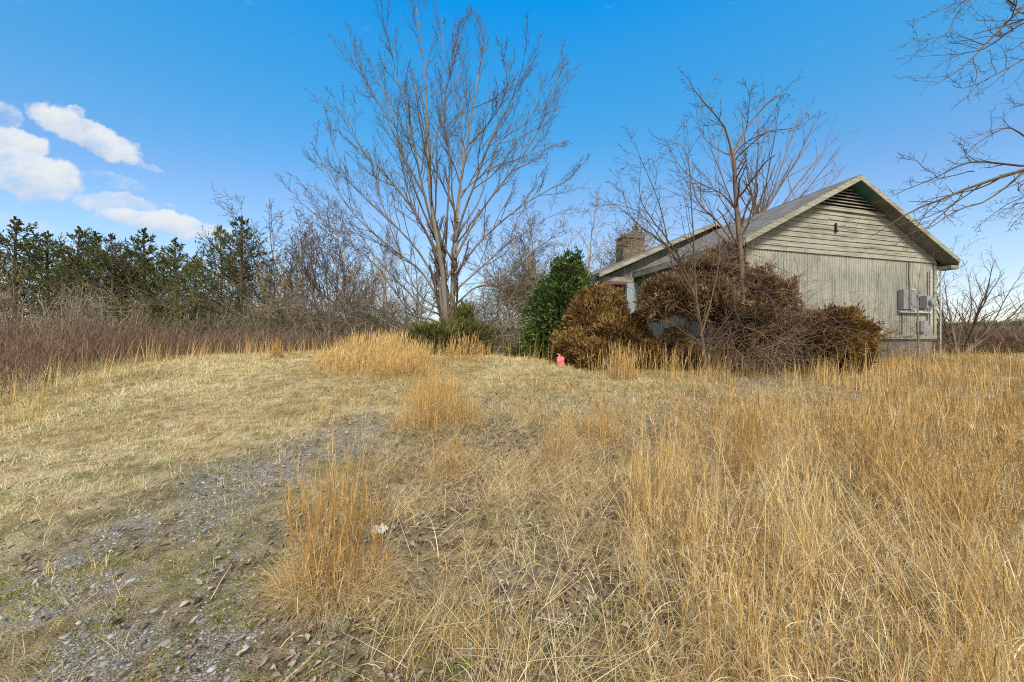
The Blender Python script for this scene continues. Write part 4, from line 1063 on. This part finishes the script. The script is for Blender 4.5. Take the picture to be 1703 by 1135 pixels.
# right-hand far field and fringes
x, y = polar(60000, 6, 40, 1.3); m = sstep(x - np.interp(y, [6, 9, 12, 16, 40], [4, 6, 9, 13, 17]), 0, 2) * .55 * clear(x, y)
x, y = pick(x, y, m * .6); h = rng.uniform(.25, .6, len(x)); stems_into(tall, curls, x, y, h, 4, .52, .18)
x, y = polar(90000, 4.5, 22, 1.2); x, y = pick(x, y, fringe(x, y) * clear(x, y)); h = rng.uniform(.35, .95, len(x)); stems_into(tall, curls, x, y, h, 3, .62, .16)
print('fringe', len(x))
# a handful of long pale stems leaning in the foreground
for (cx_, cy_, n_, a_, L_) in [(1.35, 2.1, 16, .05, 1.25), (2.3, 1.75, 22, 2.9, 1.2), (2.6, 2.2, 22, 2.7, 1.2), (.75, 2.0, 8, 2.8, 1.1), (1.9, 1.9, 14, 2.6, 1.15), (2.0, 1.6, 26, 2.3, 1.1), (1.1, 1.65, 12, 1.2, 1.0), (2.45, 1.65, 26, 2.8, 1.2), (.9, 2.6, 14, .4, 1.2), (1.6, 2.5, 16, 1.0, 1.2)]:
    x = cx_ + rng.normal(size=n_) * .14; y = cy_ + rng.normal(size=n_) * .12; N = n_
    blades(tall, on(x, y), L_ * rng.uniform(.55, 1.0, N), a_ + rng.normal(size=N) * .55, rng.uniform(.05, .5, N), rng.uniform(.1, .7, N), rng.uniform(.0015, .0032, N), np.clip(.85 + rng.normal(size=N) * .1, 0, 1), 7)
tag(tall.build('tall_grass', MAT['gold']), 'golden broomsedge standing thick over the right side of the field', 'grass', kind='stuff')

# thatch of curled straw: everywhere but the gravel, thickest under the tall grass and in the middle strip
x, y = polar(150000, 1.2, 11, 1.0); mt = m_tall(x, y); mm = m_mown(x, y); md = m_drive(x, y)
m = .7 * (.26 + .74 * mt) * (1 - .6 * (y < 3) * (x < .6)) * (1 - .85 * md) * (1 - .75 * mm) * (.12 + .88 * sstep(fbm(x, y, .38, 101, 3), .40, .56)) * clear(x, y)
x, y = pick(x, y, np.clip(m, 0, 1)); N = len(x); d = dist(x, y)
blades(curls, on(x, y), rng.uniform(.06, .20, N), rng.random(N) * 6.28, rng.uniform(.1, 1.1, N), rng.uniform(.5, 2.2, N), np.maximum(.0017, .00042 * d) * rng.uniform(.6, 1.4, N), np.clip(.5 + rng.normal(size=N) * .2 + .4 * (fbm(x, y, .8, 105, 3) - .5), 0, 1), 4)
n = 3400; x = rng.uniform(-1.0, 3.4, n); y = rng.uniform(1.4, 3.1, n); x, y = pick(x, y, .15 + .85 * m_tall(x, y)); N = len(x)
blades(curls, on(x, y, .0) + np.array([0, 0, 1.]) * rng.uniform(0, .35, N)[:, None], rng.uniform(.12, .30, N), rng.random(N) * 6.28, rng.uniform(.1, .9, N), rng.uniform(1.2, 3.2, N), rng.uniform(.0011, .0025, N), np.clip(.7 + rng.normal(size=N) * .18, 0, 1), 7)
# lying straw in the middle strip, long and flat
x, y = polar(6500, 1.3, 7, .9, 40); m = (1 - m_tall(x, y)) * (1 - .8 * m_mown(x, y)) * (1 - .9 * m_drive(x, y)) * sstep(fbm(x, y, .7, 111, 3), .4, .55) * (1 - .5 * (y < 2.8)); x, y = pick(x, y, m); N = len(x)
blades(curls, on(x, y, .03), rng.uniform(.18, .6, N), .6 + rng.normal(size=N) * 1.3, rng.uniform(1.05, 1.5, N), rng.uniform(0, .25, N), rng.uniform(.0013, .0026, N), np.clip(.62 + rng.normal(size=N) * .18, 0, 1), 5)
cx_, cy_ = polar(3300, 1.35, 8, .95, 52)
mk = np.clip((1 - .8 * m_mown(cx_, cy_)) * (1 - .95 * m_drive(cx_, cy_)) * (1 - .5 * m_tall(cx_, cy_)) * (.03 + .97 * sstep(fbm(cx_, cy_, .5, 111, 4), .46, .58)) * (1 - .72 * (cy_ < 3) * (cx_ < .6)), 0, 1)
cx_, cy_ = pick(cx_, cy_, mk); M = len(cx_); i = np.repeat(np.arange(M), 34); N = len(i); q = rng.normal(size=(N, 2)) * (.05 + .012 * cy_[i])[:, None]
flop = rng.random(M)[i]; a0 = (.5 + rng.normal(size=M) * 1.2)[i]; d = dist(cx_, cy_)[i]
blades(curls, on(cx_[i] + q[:, 0], cy_[i] + q[:, 1], .0), rng.uniform(.10, .34, N) * (.7 + .6 * flop), np.where(flop > .4, a0 + rng.normal(size=N) * .5, rng.random(N) * 6.28), np.where(flop > .4, rng.uniform(.7, 1.4, N), rng.uniform(.1, .9, N)),
       np.where(flop > .4, rng.uniform(0, .5, N), rng.uniform(.6, 2.4, N)), np.maximum(.0016, .00042 * d) * rng.uniform(.6, 1.4, N), np.clip(.46 + (rng.normal(size=M) * .12)[i] + rng.normal(size=N) * .16, 0, 1), 5)
tag(curls.build('curled_straw', MAT['straw']), 'matted thatch of curled pale straw under the standing stems', 'straw', kind='stuff')
print('straw', N)

# mown pale grass on the left and middle
mw = MB()
x, y = polar(200000, 1.6, 22, .95); mm = m_mown(x, y); mt = m_tall(x, y); md = m_drive(x, y)
mid = m_mid(x, y)
m = np.clip(mm + mid, 0, 1) * (1 - .82 * md) * (x > brush_x(y) - 1.5) * clear(x, y) * (.15 + .85 * sstep(fbm(x, y, .45, 121, 4), .36, .54))
x, y = pick(x, y, m); N = len(x); d = dist(x, y)
lg = .35 + 1.1 * fbm(x, y, .4, 123, 3) * (.5 + fbm(x, y, 1.8, 124, 2))
def mtint(x, y): return .66 + 1.3 * (fbm(x, y, 1.2, 131, 4) - .5) + .6 * (fbm(x, y, .25, 133, 2) - .5)
blades(mw, on(x, y), rng.uniform(.03, .10, N) * lg, rng.random(N) * 6.28, rng.uniform(.2, 1.3, N), rng.uniform(0, 1.5, N), np.maximum(.0012, .0004 * d) * rng.uniform(.6, 1.4, N),
       np.clip(mtint(x, y) + rng.normal(size=N) * .17, 0, 1), 3)
cx_, cy_ = polar(46000, 1.6, 24, 1.0); k = pick(np.arange(len(cx_)), cy_, np.clip(m_mown(cx_, cy_) + m_mid(cx_, cy_), 0, 1) * (1 - .8 * m_drive(cx_, cy_)) * (cx_ > brush_x(cy_) - 1.5) * clear(cx_, cy_))[0]
cx_, cy_ = cx_[k], cy_[k]; i = np.repeat(np.arange(len(cx_)), 11); d = dist(cx_, cy_)[i]; N = len(i)
big = (rng.uniform(.5, 1.3, len(cx_)) * (.6 + 1.0 * fbm(cx_, cy_, 1.5, 128, 3)) + .5 * sstep(brush_x(cy_) + 2.2 - cx_, 0, 2) + .45 * m_mid(cx_, cy_))[i]; aa = rng.random(N) * 6.28; q = rng.random(N) * .035 * (1 + .1 * d)
blades(mw, on(cx_[i] + q * np.cos(aa), cy_[i] + q * np.sin(aa)), rng.uniform(.05, .13, N) * big, aa + rng.normal(size=N) * .5, rng.uniform(.1, 1.1, N), rng.uniform(.2, 1.6, N), np.maximum(.0013, .00042 * d) * rng.uniform(.6, 1.3, N),
       np.clip(mtint(cx_, cy_)[i] + (rng.normal(size=len(cx_)) * .2)[i] + rng.normal(size=N) * .12, 0, 1), 3)
# thin growth scattered over the drive
x, y = polar(170000, 1.4, 8, .8); x, y = pick(x, y, m_drive(x, y) * .8 * (.2 + .8 * sstep(fbm(x, y, .35, 141, 3), .40, .6))); N = len(x)
blades(mw, on(x, y), rng.uniform(.015, .07, N), rng.random(N) * 6.28, rng.uniform(.7, 1.5, N), rng.uniform(0, 1.0, N), np.maximum(.001, .0004 * dist(x, y)), np.clip(.28 + rng.normal(size=N) * .28, 0, 1), 3)
tag(mw.build('mown_grass', MAT['mown']), 'short pale mown grass over the left side and track', 'grass', kind='stuff')
print('mown', N)

gr = MB()
x, y = polar(110000, 1.2, 14, .85); m = sstep(fbm(x, y, .45, 151, 3) + .16 * (y < 3.2) * (x < 1.2) * (x > -1.6), .54, .66) * (1 - .3 * m_drive(x, y)) * clear(x, y); x, y = pick(x, y, m * .6); N = len(x)
blades(gr, on(x, y), rng.uniform(.04, .13, N), rng.random(N) * 6.28, rng.uniform(.2, 1.2, N), rng.uniform(0, 1.3, N), np.maximum(.0014, .0005 * dist(x, y)), rng.random(N), 3)
tag(gr.build('green_grass', MAT['green']), 'small green grass tufts coming up through the straw', 'grass', kind='stuff')

# moss cushions on the drive
ms = MB(); x, y = polar(120000, 1.4, 6, .8); m = sstep(fbm(x, y, .3, 161, 3) + .05 * (y < 2.6), .55, .64) * m_drive(x, y) + sstep(fbm(x, y, .4, 163, 3), .58, .68) * (x < 1.2) * (x > -1.8) * (y < 2.8); x, y = pick(x, y, m); N = len(x)
blades(ms, on(x, y, -.002), rng.uniform(.008, .02, N), rng.random(N) * 6.28, rng.uniform(.2, 1.2, N), rng.uniform(0, 1, N), rng.uniform(.003, .006, N), rng.random(N), 2, tipw=.5)
tag(ms.build('moss', MAT['moss']), 'yellow-green moss cushions on the old gravel drive', 'moss', kind='stuff')

# gravel stones
st = MB(); x, y = polar(100000, 1.3, 9.5, .7, 62); x, y = pick(x, y, m_gravel(x, y) * .75); N = len(x)
s0 = np.exp(rng.normal(size=N) * .4) * .0038 * (1 + (rng.random(N) < .005 + .03 * (y < 2.3) * (x < -1.2)) * rng.uniform(.6, 1.8, N)) * (1 + .13 * dist(x, y))
scl = np.stack([s0 * rng.uniform(.8, 1.5, N), s0 * rng.uniform(.7, 1.2, N), s0 * rng.uniform(.35, .7, N)], -1)
many(st, ICO_V, ICO_F, on(x, y, .002), scl, rng.random(N) * 6.28, rng.random(N), .12)
tag(st.build('gravel', MAT['stone']), 'grey limestone gravel showing through the old drive', 'gravel', kind='stuff')
print('stones', N)

# dead leaves
lf = MB(); x, y = polar(26000, 1.2, 8.5, .8, 60)
m = np.clip(.22 + 1.3 * (1 - sstep(fbm(x, y, .5, 111, 4), .42, .54)) * sstep(fbm(x, y, .6, 171, 3), .36, .52), 0, 1) * (1 - .45 * m_tall(x, y)) * np.where(m_mown(x, y) > .5, np.where(m_drive(x, y) > .3, .35, .08), 1); x, y = pick(x, y, m * .75); N = len(x)
V = np.array([(i, j, 0.) for i in (-1, -.4, .3, 1) for j in (-.5, 0, .5)], float); wl = np.array([.25, .9, 1.0, .15]); V[:, 1] *= np.repeat(wl, 3)
Fq = np.array([(i * 3 + j, i * 3 + j + 1, (i + 1) * 3 + j + 1, (i + 1) * 3 + j) for i in range(3) for j in range(2)])
sz = rng.uniform(.008, .026, N)
vv = V[None].repeat(N, 0) * sz[:, None, None]; vv[..., 2] = (V[None, :, 1] ** 2 * rng.uniform(.3, 2.2, (N, 1)) + V[None, :, 0] ** 2 * rng.uniform(-.4, .5, (N, 1)) + rng.normal(size=(N, 12)) * .10) * sz[:, None]
vv[..., :2] *= (1 + rng.normal(size=(N, 12, 1)) * .22); vv[..., 1] *= rng.uniform(.5, 1.3, (N, 1)) * (1 + .35 * rng.normal(size=(N, 12)))
rz = rng.random(N) * 6.28; tl = rng.normal(size=N) * .45
c, s_ = np.cos(tl)[:, None], np.sin(tl)[:, None]; xx_ = vv[..., 0] * c - vv[..., 2] * s_; zz_ = vv[..., 0] * s_ + vv[..., 2] * c
c, s_ = np.cos(rz)[:, None], np.sin(rz)[:, None]
v = np.stack([xx_ * c - vv[..., 1] * s_, xx_ * s_ + vv[..., 1] * c, zz_], -1) + on(x, y, .022)[:, None, :]
lf.add(v, (Fq[None] + (np.arange(N) * 12)[:, None, None]).reshape(-1, 4), np.repeat(rng.random(N), 12))
tag(lf.build('dead_leaves', MAT['litter']), 'curled brown dead leaves littering the ground', 'leaf litter', kind='stuff')

# red-brown briar brush on the left and right
br = MB(); x, y = polar(100000, 4.5, 34, 1.15, 66)
m = ((x < brush_x(y)) & (y > 3)) * np.clip(.4 + .6 * sstep(brush_x(y) - x, 0, 1.0), 0, 1)
m2 = ((y > 24) & (x < 12) & (x > -12)) * .5
m3 = sstep(x - np.interp(y, [10, 14, 22], [17.5, 16.2, 19]), 0, 1) * (y > 12.5) * (y < 27) * 1.0
x, y = pick(x, y, np.clip(m * .8 + m2 + m3, 0, 1) * clear(x, y)); N = len(x); d = dist(x, y)
hh = (.5 + .55 * fbm(x, y, 1.8, 181, 3)) * rng.uniform(.5, 1.25, N) * (1 + .3 * (x < -9) * (y < 12)) * np.where(x > 12, 1.25, 1)
P = blades(br, on(x, y), hh, rng.random(N) * 6.28, rng.uniform(0, .6, N), rng.uniform(-.2, .8, N), np.maximum(.002, .00042 * d) * rng.uniform(.7, 1.4, N), np.clip(.42 + rng.normal(size=N) * .2, 0, 1), 4)
for t_ in (2, 3, 3, 4):
    blades(br, P[:, t_], hh * rng.uniform(.2, .45, N), rng.random(N) * 6.28, rng.uniform(.2, 1.1, N), rng.uniform(-.6, .7, N), np.maximum(.0013, .0003 * d) * rng.uniform(.7, 1.3, N), np.clip(.5 + rng.normal(size=N) * .2, 0, 1), 2)
tag(br.build('briar_brush', MAT['brush']), 'low red-brown briar brush filling the edge of the clearing', 'brush', kind='stuff')
print('brush', N)

# olive and brown undergrowth below the trees
ug = MB(); x, y = polar(60000, 15, 36, 1.5, 66); m = ((x < brush_x(y) - 2.2) & (y > 16)) * 1.0 + ((y > 27) & (x < 16)) * .8
x, y = pick(x, y, np.clip(m, 0, 1) * clear(x, y)); N = len(x); d = dist(x, y)
hh = (.8 + 1.9 * fbm(x, y, 2.4, 191, 3)) * rng.uniform(.4, 1.1, N) * np.where(x > -6, .6, 1)
P = blades(ug, on(x, y), hh, rng.random(N) * 6.28, rng.uniform(0, .5, N), rng.uniform(0, 1.0, N), np.maximum(.004, .00042 * d) * rng.uniform(.6, 1.3, N), np.clip(.45 + rng.normal(size=N) * .22, 0, 1), 4)
for t_ in (1, 2, 3, 3, 4):
    blades(ug, P[:, t_], hh * rng.uniform(.15, .4, N), rng.random(N) * 6.28, rng.uniform(.2, 1.3, N), rng.uniform(-.5, .8, N), np.maximum(.002, .00032 * d) * rng.uniform(.6, 1.3, N), np.clip(.5 + rng.normal(size=N) * .22, 0, 1), 2)
tag(ug.build('undergrowth', MAT['thicket']), 'dull brown undergrowth along the foot of the tree line', 'undergrowth', kind='stuff')
# honeysuckle-green leaf clouds in the undergrowth
for i, (px, py, Yd, w_px, lb) in enumerate([(335, 535, 18.5, 30, 'olive green bush low in front of the tallest cedar'), (265, 538, 18.5, 26, 'olive green bush below the narrow cedar'), (210, 532, 19, 24, 'olive green bush left of the narrow cedar'),
                                     (455, 548, 19, 34, 'olive green bush under the bare trees right of the cedars'), (395, 540, 19.5, 26, 'olive green bush behind the foot of the tallest cedar'), (530, 552, 20, 32, 'dull green bush behind the pale sapling'),
                                     (600, 555, 21, 28, 'dull green bush left of the tall tree, behind the grass bank')]):
    bush('green_bush', lb, 'bush', [lump(px, py, Yd, w_px, 24), lump(px + 16, py + 10, Yd, w_px * .8, 18)], MAT['juniper'], 3600, (.14, .3), (.02, .04), .3, rough=.3, core=.55, group='olive bushes along the tree line')

# far woods on the horizon
fw = MB(); n = 26000; th = np.radians(rng.uniform(-66, 66, n)); rr = rng.uniform(110, 150, n); x, y = rr * np.sin(th), rr * np.cos(th)
hh = 3.2 * (.5 + fbm(np.degrees(th), rr * 0, 6, 201, 3)) * np.where(x > 60, .35, 1) * rng.uniform(.4, 1.1, n)
blades(fw, on(x, y, 0), hh, rng.random(n) * 6.28, rng.uniform(0, .4, n), rng.uniform(0, .6, n), rng.uniform(.08, .2, n), np.clip(.4 + rng.normal(size=n) * .2, 0, 1), 3)
tag(fw.build('far_woods', MAT['thicket']), 'thin dark line of far woods on the horizon', 'woods', kind='stuff')

# ------------------------------------------------------------------ grass clumps that stand alone
def clump(label, cx_, cy_, rx, ry, n, h, leaves, gold=.4, lean=.10, lx=0.0, thick=1.0):
    a = rng.random(n) * 6.283; q = rng.random(n) ** .6 * (1 + .5 * (rng.random(n) < .15)); q = q * (1 + .35 * (vn(a * 1.3 + cx_, a * 0, 1, 5) - .5)); x = cx_ + rx * q * np.cos(a); y = cy_ + ry * q * np.sin(a)
    base = np.array([cx_, cy_, float(gz(cx_, cy_))]); root = thing('grass_clump', label, 'grass clump', base, 'separate clumps of broomsedge')
    s_ = MB(); l_ = MB(); q_ = q ** 1.0; hh = h * rng.uniform(.45, 1.05, n) * (1 - .5 * q_ ** 2); d = dist(x, y); b = on(x, y)
    az = np.arctan2(y - cy_, x - cx_) * 1.0 + rng.normal(size=n) * .5; az = np.where(rng.random(n) < .5, az, lx + rng.normal(size=n) * .5)
    th = lean * rng.uniform(0, 1.3, n) + .03; cu = rng.uniform(-.05, .3, n); w = np.maximum(.0015, .00045 * d) * rng.uniform(.8, 1.4, n) * thick
    P = blades(s_, b, hh, az, th, cu, w, np.clip(gold + rng.normal(size=n) * .14, 0, 1), 6)
    for k in (3, 4, 4, 5):
        blades(s_, P[:, k], hh * rng.uniform(.12, .24, n), rng.random(n) * 6.28, th + rng.uniform(.02, .14, n), rng.uniform(-.1, .25, n), w * 1.3, np.clip(gold + .06 + rng.normal(size=n) * .14, 0, 1), 3)
    for k in range(3):
        i = rng.integers(0, 4, n); blades(l_, P[np.arange(n), i], rng.uniform(.06, .18, n), rng.random(n) * 6.28, rng.uniform(.2, .9, n), rng.uniform(.8, 2.8, n), w * .8, np.clip(.6 + rng.normal(size=n) * .18, 0, 1), 5)
    a = rng.random(leaves) * 6.283; q = np.sqrt(rng.random(leaves)) * 1.25; x = cx_ + rx * q * np.cos(a); y = cy_ + ry * q * np.sin(a); d = dist(x, y)
    blades(l_, on(x, y), rng.uniform(.14, .38, leaves), np.arctan2(y - cy_, x - cx_) + rng.normal(size=leaves) * .8, rng.uniform(.1, .7, leaves), rng.uniform(.8, 2.6, leaves), np.maximum(.0014, .0004 * d) * rng.uniform(.7, 1.3, leaves), np.clip(.48 + rng.normal(size=leaves) * .18, 0, 1), 5)
    s_.build('stems', MAT['gold'], root, loc=base); l_.build('curled_leaves', MAT['straw'], root, loc=base)
def gp(px, Yd): return (px - CX) / F * Yd
clump('lone golden grass clump nearest the camera beside the gravel drive', gp(552, 2.15), 2.18, .27, .17, 230, 1.06, 2300, .38, .13, .2, 1.2)
clump('upright golden clump in the middle distance at the bend of the drive', gp(728, 5.3), 5.4, .58, .44, 460, 1.0, 2300, .42, .07, 1.5)
clump('large golden grass bank left of the juniper', gp(622, 9.6), 9.9, 1.5, 1.5, 1300, 1.08, 4500, .6, .22, 0)
clump('lower right flank of the golden grass bank', gp(665, 8.6), 8.6, .75, .7, 500, .8, 1800, .5, .2, 0)
clump('small grass clump standing alone where the mown track meets the briars', gp(452, 12), 12.2, .15, .15, 90, .75, 150, .5, .08, 0)
clump('small reddish clump of stems just right of the lone clump', gp(745, 3.7), 3.7, .16, .12, 60, .55, 200, .3, .15, .5)
clump('thin clump of upright stems in the middle of the photo', gp(935, 4.0), 4.1, .22, .2, 90, .72, 300, .38, .12, .5)
for (px_, Yd_, rx_, n_, h_, go_, lb_) in [(1085, 2.9, .20, 110, .95, .62, 'pale fountain-like clump of long stems right of the centre foreground'), (1235, 3.6, .22, 140, .95, .36, 'dark golden clump standing in the thick grass below the left end of the gable'),
        (1480, 3.2, .24, 150, .95, .34, 'dark golden clump in the thick grass below the electric boxes'), (1330, 2.3, .16, 90, .95, .78, 'bleached pale clump leaning left in the right foreground'),
        (1600, 2.5, .2, 110, 1.0, .42, 'tall golden clump near the right edge of the foreground'), (1010, 4.6, .25, 120, .8, .42, 'upright clump where the thick grass begins, middle distance')]:
    clump(lb_, gp(px_, Yd_), Yd_, rx_, rx_ * .8, n_, h_, n_ * 3, go_, .15, rng.uniform(-1, 3), 1.15)
clump('pale clump of stems just right of the red can', gp(1035, 8.3), 8.3, .35, .3, 160, .95, 300, .55, .1, .3)
clump('pale clump of stems in front of the juniper', gp(770, 10.6), 10.6, .7, .4, 200, .95, 300, .5, .12, .3)

# ------------------------------------------------------------------ small things
# red fuel can with a yellow cap
zc = float(gz(gp(932, 9.7), 9.7)); can = thing('fuel_can', 'faded red plastic can with a yellow cap in front of the brown mound', 'can', (gp(932, 9.7), 9.7, zc)); can.scale = (.85, .85, .78)
MAT['redcan'] = m_solid('faded_red_plastic', lambda g, co: g.mix(g.step(g.noise(co, 9, 4), .4, .7), (.55, .12, .11), (.62, .30, .26)), .45)
MAT['yellow'] = m_solid('yellow_plastic', lambda g, co: g.mix(g.noise(co, 9, 2), (.62, .48, .06), (.5, .42, .08)), .5)
mb = MB(); lev = [(0, .9), (.02, 1), (.24, 1), (.30, .86), (.34, .55), (.355, .3)]; ns = 20; a = np.arange(ns) * 2 * np.pi / ns
sq = 1 / np.maximum(np.abs(np.cos(a)) ** 4 + np.abs(np.sin(a)) ** 4, 1e-6) ** .25
vv = np.array([[(.125 * s_ * sq[i] * math.cos(a[i]), .10 * s_ * sq[i] * math.sin(a[i]), .0 + z_) for i in range(ns)] for z_, s_ in lev]); ix = np.arange(len(lev) * ns).reshape(len(lev), ns); nx = np.roll(ix, -1, 1)
mb.add(vv, np.stack([ix[:-1], nx[:-1], nx[1:], ix[1:]], -1)); mb.prism([tuple(p) for p in vv[-1]], (0, 0, .003)); mb.build('can_body', MAT['redcan'], can, True)
mb = MB(); mb.tubes(np.array([[(-.02, 0, .355), (-.02, 0, .375), (-.02, 0, .40)]]), np.full((1, 3), .04), 12); mb.prism([(-.02 + .04 * math.cos(q), .04 * math.sin(q), .40) for q in a], (0, 0, .003)); mb.tubes(np.array([[(-.02, 0, .39), (-.08, 0, .415), (-.11, 0, .40)]]), np.full((1, 3), .013), 8); mb.build('cap', MAT['yellow'], can, True)
mb = MB(); P = resample([(.03, 0, .33), (.05, 0, .38), (.09, 0, .37), (.105, 0, .30)], 8)[None]; mb.tubes(P, np.full((1, 9), .011), 8); mb.build('handle', MAT['redcan'], can, True)
# crumpled white scrap beside the lone clump
MAT['paper'] = m_solid('white_paper', lambda g, co: g.mix(g.noise(co, 30, 3), (.62, .58, .52), (.74, .72, .68)), .9)
n = 13; U_, V_ = np.meshgrid(np.linspace(-1, 1, n), np.linspace(-1, 1, n)); x0, y0 = gp(632, 2.72), 2.72
H_ = rng.normal(size=(n, n)) * .007 + .020 * np.abs(np.sin(U_ * 3 + V_ * 2)) - .008 * (U_ ** 2 + V_ ** 2)
vv = np.stack([U_ * .048 * (1 + .22 * np.sin(V_ * 5)), V_ * .055 * (1 + .25 * np.cos(U_ * 4)), H_ + .02], -1); ix = np.arange(n * n).reshape(n, n)
mb = MB(); mb.add(vv, np.stack([ix[:-1, :-1], ix[:-1, 1:], ix[1:, 1:], ix[1:, :-1]], -1)); o = mb.build('paper_scrap', MAT['paper']); o.location = (x0, y0, float(gz(x0, y0)) + .03)
md_ = o.modifiers.new('thick', 'SOLIDIFY'); md_.thickness = .003
tag(o, 'crumpled white scrap on the ground right of the lone clump', 'litter')
tot = sum(len(o.data.polygons) for o in bpy.data.objects if o.type == 'MESH')
print('polys', tot)
